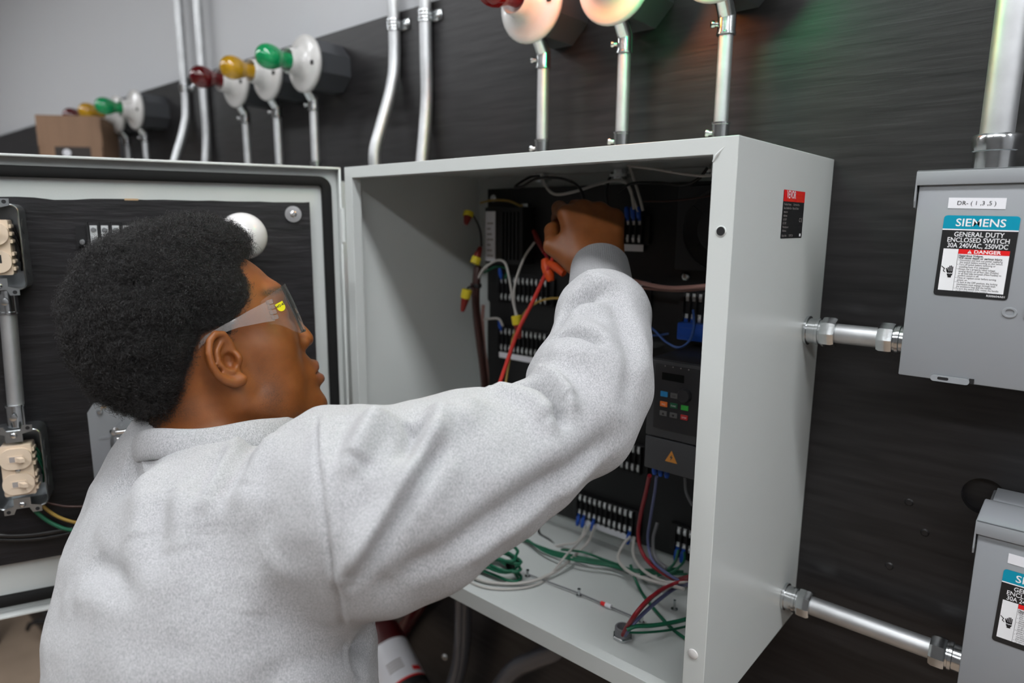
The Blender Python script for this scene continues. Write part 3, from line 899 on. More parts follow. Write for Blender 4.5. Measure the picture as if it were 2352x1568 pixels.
# round fan unit
t = thing('cooling_fan', 'black square fan unit with a round opening behind the flange', 'fan', (.482, PY, Z0 + .468))
fc = Vector((.484, -.046, Z0 + .524))
b = BM(); box(b, (.418, -.045, Z0 + .468), (.553, PY - .0003, Z0 + .582), .003)
mk('fan_frame', b, MAT['drive_dark'], t, smooth=30)
b = BM(); lathe(b, [(.032, .0), (.032, .0012), (.052, .0012), (.054, .003), (.055, .0)], (fc.x, -.0448, fc.z), (0, -1, 0), 40)
mk('fan_opening', b, MAT['plastic_black'], t, smooth=40)
b = BM(); lathe(b, [(0, .006), (.028, .006), (.032, .004), (.032, 0)], (fc.x, -.0450, fc.z), (0, -1, 0), 36)
mk('fan_hub', b, MAT['drive_dark'], t, smooth=40)
for k in range(7):
    a = k * 2 * math.pi / 7
    b = BM(); M_ = FRM(fc.x, -.0462, fc.z) @ Matrix.Rotation(a, 4, 'Z')
    prism(b, [(.031, -.006), (.051, -.010), (.051, .006), (.031, .006)], M_, 0, .0018)
    mk('fan_blade', b, MAT['plastic_black'], t, smooth=0)
# labelled module
t = thing('power_module', 'black power module with a tall white label at the upper corner of the plate', 'module', (.11, PY, Z0 + .462))
b = BM(); box(b, (.071, -.062, Z0 + .462), (.155, PY - .0003, Z0 + .556), .002)
for k in range(5): box(b, (.112 + k * .008, -.066, Z0 + .470), (.115 + k * .008, -.060, Z0 + .548))
mk('module_case', b, MAT['plastic_black'], t, smooth=30)
b = BM(); box(b, (.074, -.0635, Z0 + .466), (.096, -.0618, Z0 + .549))
lb = mk('white_label', b, MAT['label_white'], t, smooth=0)
for k in range(7):
    b = BM(); box(b, (.078, -.0637, Z0 + .474 + k * .009), (.092 - (k % 3) * .003, -.0634, Z0 + .4765 + k * .009))
    mk('print_line', b, MAT['print_grey'], lb, smooth=0)
# earth lug
t = thing('earth_lug', 'small zinc earth lug holding the green and yellow wire', 'lug', (.14, PY, Z0 + .548))
b = BM(); box(b, (.1315, -.040, Z0 + .548), (.147, PY - .0003, Z0 + .562), .001)
mk('lug_body', b, MAT['zinc'], t, smooth=30)
b = BM(); lathe(b, [(0, .003), (.003, .003), (.0035, 0)], (.141, -.040, Z0 + .555), (0, -1, 0), 12); mk('lug_screw', b, MAT['steel_bright'], t)
# blue relay by the flange
t = thing('relay', 'small blue relay under the terminal strip at the right flange', 'relay', (.455, PY, Z0 + .372))
b = BM(); box(b, (.433, -.056, Z0 + .372), (.480, PY - .0003, Z0 + .396), .002); mk('relay_case', b, MAT['fork_blue'], t, smooth=30)
b = BM(); box(b, (.438, -.0575, Z0 + .378), (.475, -.0555, Z0 + .390), .0006); mk('relay_cap', b, MAT['fork_blue'], t, smooth=30)
t = thing('metal_bracket', 'small bright metal bracket beside the sleeve above the motor drive', 'bracket', (.385, PY, Z0 + .355))
b = BM(); box(b, (.360, -.062, Z0 + .352), (.400, PY - .0003, Z0 + .356), .0008); box(b, (.360, -.0625, Z0 + .352), (.400, -.0605, Z0 + .368), .0008); mk('bracket_plate', b, MAT['steel_bright'], t, smooth=30)
b = BM(); lathe(b, [(0, .004), (.003, .0035), (.004, 0)], (.388, -.0625, Z0 + .361), (0, -1, 0), 12); mk('bracket_screw', b, MAT['zinc'], t)
# conduit ends with locknuts under the enclosure's top
for x, c in zip((.1835, .3285, .4765), ('red', 'amber', 'green')):
    b = BM(); lathe(b, [(.0085, .0), (.0105, 0), (.0105, .003), (.0165, .003), (.0165, .007), (.0105, .0072), (.0105, .014), (.0085, .014)], (x, -.050, Z0 + H - .0165), (0, 0, 1), 12, close=True)
    mk('locknut', b, MAT['zinc'], None, smooth=30, label='zinc locknut inside the enclosure top, under the %s lamp riser' % c, cat='locknut', group='locknuts under the lamp risers')

# wire nuts
def wire_nut(tip, base, label):
    tip, base = Vector(tip), Vector(base)
    ax = (tip - base); L_ = ax.length
    t = thing('wire_nut', label, 'wire nut', base, 'red and yellow wire nuts')
    b = BM(); lathe(b, [(0, L_), (.0030, L_ * .98), (.0044, L_ * .85), (.0068, L_ * .42), (.0072, L_ * .36)], base, ax, 12)
    mk('cone', b, MAT['nut_red'], t, smooth=40, label='red ribbed cone')
    b = BM(); lathe(b, [(.0076, L_ * .40), (.0085, L_ * .36), (.0088, .001), (.0070, 0), (0, .001)], base, ax, 12)
    mk('skirt', b, MAT['nut_yellow'], t, smooth=40, label='yellow skirt')
wire_nut(at(1104, 566, -.075), at(1090, 606, -.085), 'red and yellow wire nut pointing up beside the brown wire bundle')
wire_nut(at(1062, 716, -.115), at(1073, 664, -.11), 'red and yellow wire nut hanging down beside the brown wire bundle')
wire_nut(at(1194, 778, -.10), at(1186, 724, -.10), 'red and yellow wire nut hanging on the two white wires')
wire_nut(at(1070, 516, -.11), at(1077, 486, -.10), 'blurred red wire nut in the upper back corner')

Wr = .0021
wire('brown', [(1098, 610, -.07), (1094, 650, -.075), (1093, 700, -.075), (1100, 770, -.07), (1109, 840, -.06), (1114, 900, -.055), (1116, 980, -.05), (1120, 1100, -.045)], .0068, 'thick dark brown wire bundle down the left back corner')
wire('pink', [(1110, 700, -.060), (1108, 740, -.060), (1112, 800, -.055), (1119, 860, -.05), (1118, 930, -.045)], .0032, 'pale pink wire running down beside the brown bundle')
wire('brown', [(1085, 650, -.082), (1090, 700, -.082), (1101, 780, -.076), (1108, 850, -.068), (1113, 910, -.064)], .0036, 'thin brown wire twisted round the brown bundle')
b = BM(); lathe(b, [(.0075, 0), (.0085, .002), (.0085, .005), (.0075, .007)], at(1095, 660, -.075), (.1, 0, 1), 12)
mk('cable_tie', b, MAT['rubber_black'], None, label='black cable tie round the brown wire bundle', cat='cable tie')
wire('black', [(1078, 488, -.09), (1090, 500, -.08), (1103, 530, -.072), (1106, 566, -.075)], .0018, 'thin black wire between the two upper wire nuts')
wire('black', [(1090, 655, -.08), (1076, 660, -.10), (1073, 668, -.108)], .0018, 'short black wire into the hanging wire nut')
wire('white', [(1098, 640, -.075), (1110, 618, -.072), (1140, 598, -.065), (1160, 604, -.068), (1170, 640, -.075), (1178, 690, -.09), (1188, 728, -.098)], Wr, 'white wire arching from the brown bundle down to the wire nut')
wire('white', [(1185, 726, -.098), (1180, 680, -.085), (1186, 640, -.075), (1205, 590, -.066), (1228, 556, -.060)], Wr, 'white wire rising from the wire nut to the power module')
wire('white', [(1108, 735, -.06), (1120, 732, -.058), (1145, 732, -.055), (1155, 748, -.048)], Wr, 'short white wire to the labelled terminal strip')
wire('yellow', [(1104, 466, -.045), (1130, 460, -.048), (1170, 462, -.048), (1208, 480, -.041)], .0019, 'green and yellow earth wire along the top of the plate')
wire('yellow', [(1158, 905, -.14), (1168, 840, -.12), (1180, 770, -.09), (1210, 712, -.06), (1250, 688, -.05), (1300, 684, -.046)], .0019, 'yellow wire crossing below the upper terminal strip')
wire('green', [(1112, 626, -.055), (1140, 612, -.05), (1165, 618, -.045), (1160, 640, -.043)], .0019, 'short green wire under the white arch')
wire('testred', [(1140, 905, -.175), (1160, 845, -.165), (1190, 760, -.15), (1225, 690, -.135), (1262, 610, -.125), (1288, 556, -.13)], .0031, 'red test lead rising to the hand', name='test_lead')
wire('red', [(1228, 535, -.062), (1240, 560, -.08), (1256, 590, -.11), (1262, 612, -.12)], .0024, 'short red wire behind the orange clip')
# test clip
t = thing('test_clip', 'orange and red alligator clip hanging by the wrist', 'clip', at(1270, 640, -.118))
b = BM(); tube(b, [at(1252, 596, -.118), at(1256, 612, -.120), at(1262, 634, -.122), at(1266, 645, -.122)], [.006, .0085, .008, .005], 10); mk('jaw', b, MAT['clip_orange'], t, smooth=60)
b = BM(); tube(b, [at(1262, 604, -.125), at(1275, 612, -.128), at(1295, 628, -.13)], [.005, .0062, .0052], 10); mk('handle', b, MAT['clip_orange'], t, smooth=60)
b = BM(); tube(b, [at(1226, 530, -.066), at(1236, 552, -.08), at(1252, 580, -.105)], [.0035, .0048, .0038], 8); mk('boot', b, MAT['nut_red'], t, smooth=60)
# wires under the top
wire('black', [(1238, 404, -.06), (1215, 408, -.09), (1183, 428, -.12), (1200, 428, -.12), (1235, 410, -.11), (1290, 410, -.11), (1330, 430, -.10), (1345, 470, -.09)], Wr, 'black wire looping from the conduit under the red lamp')
wire('white', [(1245, 400, -.07), (1252, 425, -.08), (1275, 446, -.085), (1320, 440, -.085), (1370, 424, -.08), (1420, 414, -.07), (1446, 430, -.06), (1456, 480, -.048)], Wr, 'long white wire swagging across the top to the short terminal strip')
wire('white', [(1412, 398, -.055), (1436, 415, -.055), (1452, 450, -.05), (1466, 486, -.046)], Wr, 'white wire from the middle conduit to a blue fork')
wire('white', [(1445, 380, -.06), (1455, 410, -.056), (1468, 450, -.05), (1477, 484, -.046)], Wr, 'straight white wire down to the last blue fork')
wire('white', [(1440, 380, -.10), (1500, 388, -.10), (1560, 398, -.10), (1612, 404, -.10), (1640, 402, -.11)], .0017, 'white wire stretched along the top towards the flange')
wire('black', [(1406, 398, -.05), (1398, 415, -.06), (1392, 440, -.06), (1396, 470, -.055)], Wr, 'black wire dropping from the middle conduit behind the hand')
wire('black', [(1420, 440, -.08), (1450, 422, -.08), (1510, 420, -.085), (1570, 424, -.085), (1605, 410, -.085), (1625, 385, -.085)], Wr, 'black wire curving along the top to the corner')
wire('brown', [(1478, 462, -.05), (1530, 462, -.052), (1590, 456, -.055), (1640, 448, -.06)], .0012, 'thin brown wire across the dark plate above the fan')
# right side
wire('pink', [(1425, 640, -.075), (1460, 646, -.072), (1500, 656, -.072), (1540, 661, -.072), (1580, 660, -.075), (1640, 655, -.08)], .0032, 'upper pale pink wire running to the right flange')
wire('pink', [(1430, 655, -.066), (1470, 660, -.064), (1510, 664, -.064), (1560, 667, -.066), (1640, 661, -.07)], .0022, 'lower pale pink wire running to the right flange')
wire('blue', [(1470, 735, -.055), (1500, 756, -.06), (1530, 785, -.075), (1560, 798, -.085), (1585, 780, -.075), (1594, 745, -.06), (1592, 712, -.047)], .0017, 'blue wire dipping above the motor drive')
wire('blue', [(1484, 770, -.05), (1510, 770, -.05), (1535, 766, -.05)], .0015, 'thin blue wire lying on the bright bracket')
wire('black', [(1262, 770, -.05), (1275, 740, -.05), (1285, 715, -.05)], .0030, 'short black cable between the left terminal strips')
# lower part
wire('red', [(1492, 1092, -.132), (1484, 1130, -.11), (1472, 1180, -.09), (1466, 1230, -.08), (1476, 1270, -.085), (1500, 1300, -.10), (1540, 1325, -.12), (1575, 1340, -.13)], .0030, 'dark red wire hanging from the motor drive')
wire('purple', [(1508, 1094, -.132), (1504, 1130, -.12), (1494, 1190, -.10), (1488, 1240, -.09), (1498, 1285, -.10), (1530, 1315, -.12), (1580, 1345, -.135)], .0022, 'grey blue wire hanging from the motor drive')
wire('grey', [(1573, 1095, -.10), (1576, 1130, -.09), (1590, 1160, -.08)], .0020, 'short grey wire behind the motor drive at the flange')
wire('grey', [(1510, 1200, -.07), (1500, 1240, -.08), (1505, 1280, -.09), (1530, 1305, -.10)], .0026, 'twisted grey wire behind the hanging red wire')
wire('red', [(1590, 1322, -.17), (1552, 1335, None, .05), (1500, 1368, None, .055), (1462, 1408, None, .05), (1440, 1440, None, .03), (1430, 1460, None, .006)], .0030, 'dark red wire curving down into the grey bushing')
wire('purple', [(1592, 1340, -.17), (1555, 1348, None, .045), (1510, 1380, None, .048), (1468, 1418, None, .042), (1445, 1445, None, .028), (1434, 1461, None, .006)], .0026, 'blue wire curving down into the grey bushing')
wire('red', [(1594, 1330, -.15), (1548, 1340, None, .062), (1496, 1370, None, .066), (1460, 1408, None, .058), (1438, 1444, None, .026), (1427, 1462, None, .006)], .0024, 'second dark red wire under the first one at the grey bushing')
wire('white', [(1344, 1208, -.048), (1338, 1228, -.055), (1322, 1246, -.065), (1295, 1250, -.07), (1240, 1262, -.07)], Wr, 'white wire from the first blue fork of the low terminal strip')
wire('white', [(1367, 1206, -.05), (1350, 1245, -.06), (1315, 1280, None, .015), (1280, 1310, None, .010), (1230, 1332, None, .008), (1180, 1340, None, .0065), (1120, 1336, None, .0065), (1080, 1322, None, .0065), (1020, 1290, None, .0065)], .0024, 'white wire sweeping in a wide curve across the enclosure floor')
wire('white', [(1355, 1204, -.049), (1336, 1238, -.066), (1300, 1275, None, .030), (1262, 1322, None, .0060), (1232, 1342, None, .0045), (1180, 1352, None, .0042), (1110, 1348, None, .0042), (1040, 1318, None, .0042)], .0017, 'second white wire lying just outside the wide curve')
wire('white', [(1448, 1232, -.052), (1432, 1250, -.065), (1420, 1278, -.085), (1430, 1300, -.10), (1455, 1318, -.115), (1500, 1334, -.13), (1570, 1352, -.15)], .0024, 'white wire bowing down from the low terminal strip to the wire crossing')
wire('white', [(1457, 1234, -.052), (1454, 1265, -.07), (1462, 1290, -.09), (1485, 1315, -.11), (1530, 1336, -.13), (1590, 1335, -.15)], .0024, 'white wire hanging close to the dark red wire')
wire('white', [(1180, 1232, -.04), (1215, 1236, -.05), (1250, 1243, -.055), (1280, 1256, -.06)], .0030, 'thick white wire tied at the back of the enclosure floor')
wire('black', [(1236, 1205, -.05), (1240, 1226, -.055), (1262, 1240, -.06), (1285, 1262, -.07)], .0022, 'black wire crossing the white wires at the back')
for k, (dy, c) in enumerate(((0, 'green'), (7, 'green'), (14, 'green'))):
    wire('green', [(1185 + k * 12, 1232 + dy * .4, None, .006 + k * .004), (1260, 1262 + dy * .6, None, .008 + k * .004), (1330, 1278 + dy * .7, None, .012 + k * .004), (1400, 1292 + dy * .5, None, .010 + k * .004), (1460, 1308 + dy * .3, None, .014 + k * .004), (1560 + k * 10, 1305 + dy, None, .02 + k * .004)], .0020,
         ('lowest green wire along the back of the enclosure floor', 'middle green wire along the back of the enclosure floor', 'front green wire along the back of the enclosure floor')[k])
wire('green', [(1290, 1262, None, .012), (1340, 1268, None, .03), (1385, 1284, None, .02), (1420, 1296, None, .014)], .0019, 'green wire humping up out of the row of green wires')
wire('green', [(1558, 1262, -.052), (1552, 1285, -.06), (1540, 1302, -.07), (1505, 1316, -.085), (1470, 1318, -.10)], .0019, 'green wire from the lower corner strip to the wire crossing')
wire('green', [(1572, 1268, -.052), (1570, 1290, -.065), (1545, 1312, -.08), (1510, 1322, -.09)], .0017, 'second green wire from the lower corner strip')
wire('green', [(1448, 1296, None, .03), (1458, 1326, None, .015), (1474, 1360, None, .006), (1500, 1395, None, .0055), (1540, 1440, None, .0055), (1580, 1470, None, .0055)], .0022, 'green wire running forward across the enclosure floor')
wire('green', [(1440, 1446, None, .030), (1460, 1438, None, .034), (1500, 1436, None, .028), (1550, 1428, None, .024), (1600, 1415, None, .02)], .0028, 'green wire leaving the grey bushing towards the flange')
wire('green', [(1440, 1452, None, .022), (1480, 1452, None, .016), (1540, 1446, None, .010), (1600, 1432, None, .008)], .0016, 'thin pale green wire below the one leaving the bushing')
# coil of green wire
P = []
cc = atz(1140, 1292, Z0 + .02)
for k in range(0, 150):
    a = k * 2 * math.pi / 24
    rr = .034 + .004 * math.sin(k * .9)
    P.append(cc + Vector((rr * math.cos(a) * 1.25, rr * math.sin(a) * .55, -.013 + .00023 * k + .004 * math.sin(a * .5 + k * .05))))
b = BM(); tube(b, P, .0023, 7)
t = thing('wire_coil', 'bundle of coiled green wire on the enclosure floor, by the sleeve', 'wire', (cc.x, cc.y, Z0 + .004))
mk('coil', b, MAT['wire_green'], t, smooth=80)
b = BM(); lathe(b, [(.007, 0), (.0085, .001), (.0085, .006), (.007, .007)], cc + Vector((.030, -.006, .006)), (.2, 1, .1), 10)
mk('tie', b, MAT['rubber_black'], t, smooth=40, label='black cable tie')
# thin rod with posts and a small tag on the floor
t = thing('tag_rod', 'thin grey rod on posts with a white and red tag on the enclosure floor', 'rod', atz(1400, 1388, Z0 + .003))
RP = [atz(1212, 1318, Z0 + .006), atz(1330, 1362, Z0 + .006), atz(1474, 1424, Z0 + .006)]
b = BM(); tube(b, [RP[0], RP[1], RP[2]], .0011, 6); mk('rod', b, MAT['wire_grey'], t, smooth=80)
for q in RP:
    b = BM(); lathe(b, [(.0042, 0), (.0042, .001), (.002, .0012), (.002, .010), (.0026, .0105), (0, .011)], (q.x, q.y, Z0 + .0024), (0, 0, 1), 10); mk('post', b, MAT['zinc'], t, smooth=40)
b = BM(); tube(b, [RP[1].lerp(RP[2], .44), RP[1].lerp(RP[2], .53)], .0034, 10); mk('white_tag', b, MAT['label_white'], t, smooth=60)
b = BM(); tube(b, [RP[1].lerp(RP[2], .37), RP[1].lerp(RP[2], .44)], .0030, 10); mk('red_tag', b, MAT['print_red'], t, smooth=60)
b = BM(); q = atz(1549, 1398, Z0 + .003); lathe(b, [(.005, 0), (.005, .001), (.0018, .0014), (.0018, .014), (0, .0142)], (q.x, q.y, Z0 + .0024), (0, 0, 1), 10)
mk('cable_post', b, MAT['zinc'], None, label='small metal post on the enclosure floor near the flange', cat='post')
# bushing
q = atz(1430, 1462, Z0 + .003)
t = thing('conduit_bushing', 'grey threaded bushing with a hex locknut on the enclosure floor', 'bushing', (q.x, q.y, Z0 + .0024))
b = BM(); lathe(b, [(.0135, 0), (.0135, .003), (.012, .004), (.008, .004)], (q.x, q.y, Z0 + .0024), (0, 0, 1), 6); mk('locknut', b, MAT['zinc'], t, smooth=20)
b = BM()
pr = [(.0098, .003)]
for k in range(5): pr += [(.0104, .0045 + k * .0020), (.0097, .0055 + k * .0020)]
pr += [(.0104, .0145), (.0098, .0155), (.0078, .0155), (.0075, .003)]
lathe(b, pr, (q.x, q.y, Z0 + .0024), (0, 0, 1), 24, close=True); mk('threaded_sleeve', b, MAT['wire_grey'], t, smooth=40)

# ------------------------------------------------------------------ the person: smooth solids sampled on a grid
def A3(v): return np.array([v[0], v[1], v[2]], dtype=np.float64)

def smin(a, b, k):
    h = np.clip(0.5 + 0.5 * (b - a) / k, 0, 1)
    return b + (a - b) * h - k * h * (1 - h)

def smax(a, b, k): return -smin(-a, -b, k)

def cone(p, a, b, ra, rb):
    ab = b - a
    t = np.clip(((p - a) @ ab) / (ab @ ab), 0, 1)
    return np.linalg.norm(p - a - t[:, None] * ab, axis=1) - (ra + (rb - ra) * t)

def chain(p, pts, rs, k=0.0):
    d = None
    for i in range(len(pts) - 1):
        e = cone(p, pts[i], pts[i + 1], rs[i], rs[i + 1])
        d = e if d is None else (smin(d, e, k) if k else np.minimum(d, e))
    return d

def ell(p, c, s):
    c = np.asarray(c, float); s = np.asarray(s, float)
    q = p - c
    k0 = np.linalg.norm(q / s, axis=1); k1 = np.linalg.norm(q / (s * s), axis=1)
    return k0 * (k0 - 1) / np.maximum(k1, 1e-9)

def sdf_mesh(fn, xs, ys, zs, step=4, margin=1.25):
    """surface nets on a (possibly uneven) grid; fn is only evaluated near the surface"""
    xs, ys, zs = (np.asarray(a, float) for a in (xs, ys, zs))
    nx, ny, nz = len(xs), len(ys), len(zs)
    V = np.full((nx, ny, nz), 1.0, np.float32)
    bx = list(range(0, nx - 1, step)); by = list(range(0, ny - 1, step)); bz = list(range(0, nz - 1, step))
    def ext(a, i): return a[i], a[min(i + step, len(a) - 1)]
    cx = np.array([(lambda q: (q[0] + q[1]) / 2)(ext(xs, i)) for i in bx]); hx_ = np.array([(lambda q: (q[1] - q[0]) / 2)(ext(xs, i)) for i in bx])
    cy = np.array([(lambda q: (q[0] + q[1]) / 2)(ext(ys, i)) for i in by]); hy_ = np.array([(lambda q: (q[1] - q[0]) / 2)(ext(ys, i)) for i in by])
    cz = np.array([(lambda q: (q[0] + q[1]) / 2)(ext(zs, i)) for i in bz]); hz_ = np.array([(lambda q: (q[1] - q[0]) / 2)(ext(zs, i)) for i in bz])
    G = np.stack(np.meshgrid(cx, cy, cz, indexing='ij'), -1).reshape(-1, 3)
    Hh = np.stack(np.meshgrid(hx_, hy_, hz_, indexing='ij'), -1).reshape(-1, 3)
    d = np.concatenate([fn(c) for c in np.array_split(G, max(1, len(G) // 200000))])
    rad = np.linalg.norm(Hh, axis=1) * margin + 0.002
    act = (np.abs(d) < rad).reshape(len(bx), len(by), len(bz))
    dd_ = d.reshape(act.shape)
    # fill blocks with the centre's sign
    rep = lambda a: np.repeat(np.repeat(np.repeat(a, step, 0), step, 1), step, 2)
    full = rep(dd_); fa = rep(act)
    px_ = np.pad(full, [(0, max(0, nx - full.shape[0])), (0, max(0, ny - full.shape[1])), (0, max(0, nz - full.shape[2]))], mode='edge')[:nx, :ny, :nz]
    V[:] = px_
    pa = np.pad(fa, [(0, max(0, nx - fa.shape[0])), (0, max(0, ny - fa.shape[1])), (0, max(0, nz - fa.shape[2]))], mode='edge')[:nx, :ny, :nz]
    # include far faces of active blocks
    pb = pa.copy()
    pb[1:] |= pa[:-1]; pc = pb.copy(); pc[:, 1:] |= pb[:, :-1]; pd_ = pc.copy(); pd_[:, :, 1:] |= pc[:, :, :-1]
    I = np.argwhere(pd_)
    vals = np.empty(len(I), np.float32)
    for c in np.array_split(np.arange(len(I)), max(1, len(I) // 250000)):
        P = np.stack([xs[I[c, 0]], ys[I[c, 1]], zs[I[c, 2]]], 1)
        vals[c] = fn(P)
    V[I[:, 0], I[:, 1], I[:, 2]] = vals
    S = V < 0
    S[0] = S[-1] = False; S[:, 0] = S[:, -1] = False; S[:, :, 0] = S[:, :, -1] = False
    V = np.where(S, np.minimum(V, -1e-7), np.maximum(V, 1e-7))
    c = [S[i:nx - 1 + i, j:ny - 1 + j, k:nz - 1 + k] for i in (0, 1) for j in (0, 1) for k in (0, 1)]
    anyv = c[0].copy(); allv = c[0].copy()
    for q_ in c[1:]:
        anyv |= q_; allv &= q_
    cell = np.argwhere(anyv & ~allv)
    idx = np.full((nx - 1, ny - 1, nz - 1), -1, np.int64)
    idx[cell[:, 0], cell[:, 1], cell[:, 2]] = np.arange(len(cell))
    acc = np.zeros((len(cell), 3)); cnt = np.zeros(len(cell))
    co = [np.array((i, j, k)) for i in (0, 1) for j in (0, 1) for k in (0, 1)]
    X = lambda q_: np.stack([xs[q_[:, 0]], ys[q_[:, 1]], zs[q_[:, 2]]], 1)
    for a in range(8):
        for b_ in range(a + 1, 8):
            if np.abs(co[a] - co[b_]).sum() != 1: continue
            qa, qb = cell + co[a], cell + co[b_]
            va, vb = V[qa[:, 0], qa[:, 1], qa[:, 2]], V[qb[:, 0], qb[:, 1], qb[:, 2]]
            m_ = (va < 0) != (vb < 0)
            t_ = (va / (va - vb + 1e-12))[:, None]
            P = X(qa) * (1 - t_) + X(qb) * t_
            acc[m_] += P[m_]; cnt[m_] += 1
    verts = acc / np.maximum(cnt, 1)[:, None]
    quads = []
    for ax in range(3):
        sl0 = [slice(None)] * 3; sl1 = [slice(None)] * 3
        sl0[ax] = slice(0, -1); sl1[ax] = slice(1, None)
        a_, b_ = S[tuple(sl0)], S[tuple(sl1)]
        E = np.argwhere(a_ != b_)
        o1, o2 = [(1, 2), (2, 0), (0, 1)][ax]
        E = E[(E[:, o1] > 0) & (E[:, o2] > 0)]
        fl = a_[E[:, 0], E[:, 1], E[:, 2]]
        d1 = np.zeros(3, int); d1[o1] = 1; d2 = np.zeros(3, int); d2[o2] = 1
        g = lambda q_: idx[q_[:, 0], q_[:, 1], q_[:, 2]]
        q_ = np.stack([g(E - d1 - d2), g(E - d2), g(E), g(E - d1)], 1)
        q_[~fl] = q_[~fl][:, ::-1]
        quads.append(q_)
    quads = np.concatenate(quads)
    quads = quads[(quads >= 0).all(1)]
    return verts, quads

def np_mesh(name, verts, quads, mat_, parent, label=None, kind=None):
    me = bpy.data.meshes.new(name)
    v = np.asarray(verts, np.float64)
    Mi = np.array(WM[parent.name].inverted())
    v = v @ Mi[:3, :3].T + Mi[:3, 3]
    me.vertices.add(len(v)); me.vertices.foreach_set('co', v.astype(np.float32).ravel())
    n = len(quads)
    me.loops.add(n * 4); me.loops.foreach_set('vertex_index', quads.astype(np.int32).ravel())
    me.polygons.add(n)
    me.polygons.foreach_set('loop_start', np.arange(0, n * 4, 4, dtype=np.int32))
    me.polygons.foreach_set('use_smooth', np.ones(n, bool))
    me.update(calc_edges=True)
    me.validate()
    me.materials.append(mat_)
    o = bpy.data.objects.new(name, me)
    COL.objects.link(o)
    o.parent = parent
    WM[o.name] = WM[parent.name]
    return tag(o, label, None, None, kind)

def relax(v, q, it=1, f=0.5):
    e = np.concatenate([q[:, [0, 1]], q[:, [1, 2]], q[:, [2, 3]], q[:, [3, 0]]])
    e = np.concatenate([e, e[:, ::-1]])
    for _ in range(it):
        s = np.zeros_like(v); n = np.zeros(len(v))
        for k in range(3): s[:, k] = np.bincount(e[:, 0], v[e[:, 1], k], len(v))
        n = np.bincount(e[:, 0], minlength=len(v))
        v = v + f * (s / np.maximum(n, 1)[:, None] - v)
    return v

def vnormals(v, q):
    a = np.cross(v[q[:, 2]] - v[q[:, 0]], v[q[:, 3]] - v[q[:, 1]])
    n = np.zeros_like(v)
    for k in range(4):
        for c in range(3):
            n[:, c] += np.bincount(q[:, k], a[:, c], len(v))
    return n / np.maximum(np.linalg.norm(n, axis=1), 1e-12)[:, None]

def axis_grid(lo, hi, coarse, fine, spans):
    """grid lines with fine spacing inside spans"""
    out = [lo]
    while out[-1] < hi:
        x = out[-1]
        s = coarse
        for a, b_ in spans:
            if a - 1e-9 <= x < b_: s = fine
            elif x < a: s = min(s, max(fine, min(coarse, (a - x) * .6)))
            elif x >= b_: s = min(s, max(fine, min(coarse, fine + (x - b_) * .5)))
        out.append(x + s)
    return np.array(out)

# ---- pose
HC = np.array([0.141, -0.572, 0.376 + Z0])
HR = np.array([0.952, -0.210, 0.223]); HF = np.array([0.167, 0.966, 0.196]); HU = np.array([-0.257, -0.150, 0.955])
HF /= np.linalg.norm(HF); HR -= HF * (HR @ HF); HR /= np.linalg.norm(HR); HU = np.cross(HR, HF)
HL = np.stack([HR, HF, HU])          # rows: right, forward, up
def hw_(r, f_, u_): return HC + HR * r + HF * f_ + HU * u_
BF = np.array([0.06, 0.985, 0.16]); BF /= np.linalg.norm(BF)       # chest faces the wall, leaning towards it
def T3(x, y, t): return A3(atd(x, y, t))
ARM = [(775, 1135, .625, 205), (870, 1165, .605, 235), (960, 1140, .605, 215), (1085, 1085, .620, 186), (1215, 1028, .640, 148), (1335, 962, .668, 124), (1350, 884, .692, 138), (1374, 808, .726, 117), (1384, 735, .758, 106), (1383, 712, .770, 93)]
ARMP = [T3(a, b_, c) for a, b_, c, _ in ARM]
ARMR = [r * t / FPX for _, _, t, r in ARM]
SEC = [(505, 985, .725, .075, .066), (498, 1040, .725, .122, .079), (486, 1110, .72, .175, .102), (484, 1250, .715, .195, .130), (488, 1400, .705, .198, .145), (492, 1530, .70, .198, .150), (510, 1800, .70, .195, .150), (540, 2150, .72, .185, .145)]
SECP = np.array([T3(a, b_, c) for a, b_, c, _, _ in SEC])
TU = SECP[1] - SECP[5]; TU /= np.linalg.norm(TU)
BF -= TU * (BF @ TU); BF /= np.linalg.norm(BF)
BR = np.cross(BF, TU)
SECS = (SECP - SECP[0]) @ TU
def torso(p, inset=0.0, top=0.0):
    s = (p - SECP[0]) @ TU
    o = np.argsort(SECS)
    c = np.stack([np.interp(s, SECS[o], SECP[o, k]) for k in range(3)], 1)
    a = np.interp(s, SECS[o], np.array([q_[3] for q_ in SEC])[o]) - inset
    b_ = np.interp(s, SECS[o], np.array([q_[4] for q_ in SEC])[o]) - inset
    x = np.abs((p - c) @ BR) / a; y = np.abs((p - c) @ BF) / b_
    d = ((x ** 2.3 + y ** 2.3) ** (1 / 2.3) - 1) * np.minimum(a, b_)
    d = smax(d, s - top, .03)
    return d, s
LSH = SECP[2] - BR * .150 - TU * .010
LEL = LSH + np.array([.035, .02, -.27]); LWR = LEL + np.array([.05, .10, -.215])
HIP = SECP[7]
# right hand: wrist, knuckles
WRI = T3(1376, 618, .822); KNU = T3(1352, 478, .862)
GU = KNU - WRI; GU /= np.linalg.norm(GU)
GT = -A3(CAM_R); GT -= GU * (GT @ GU); GT /= np.linalg.norm(GT)      # towards the thumb
GN = np.cross(GT, GU)
if GN @ A3(CAM_F) > 0: GN = -GN                                       # back of the hand, towards the camera

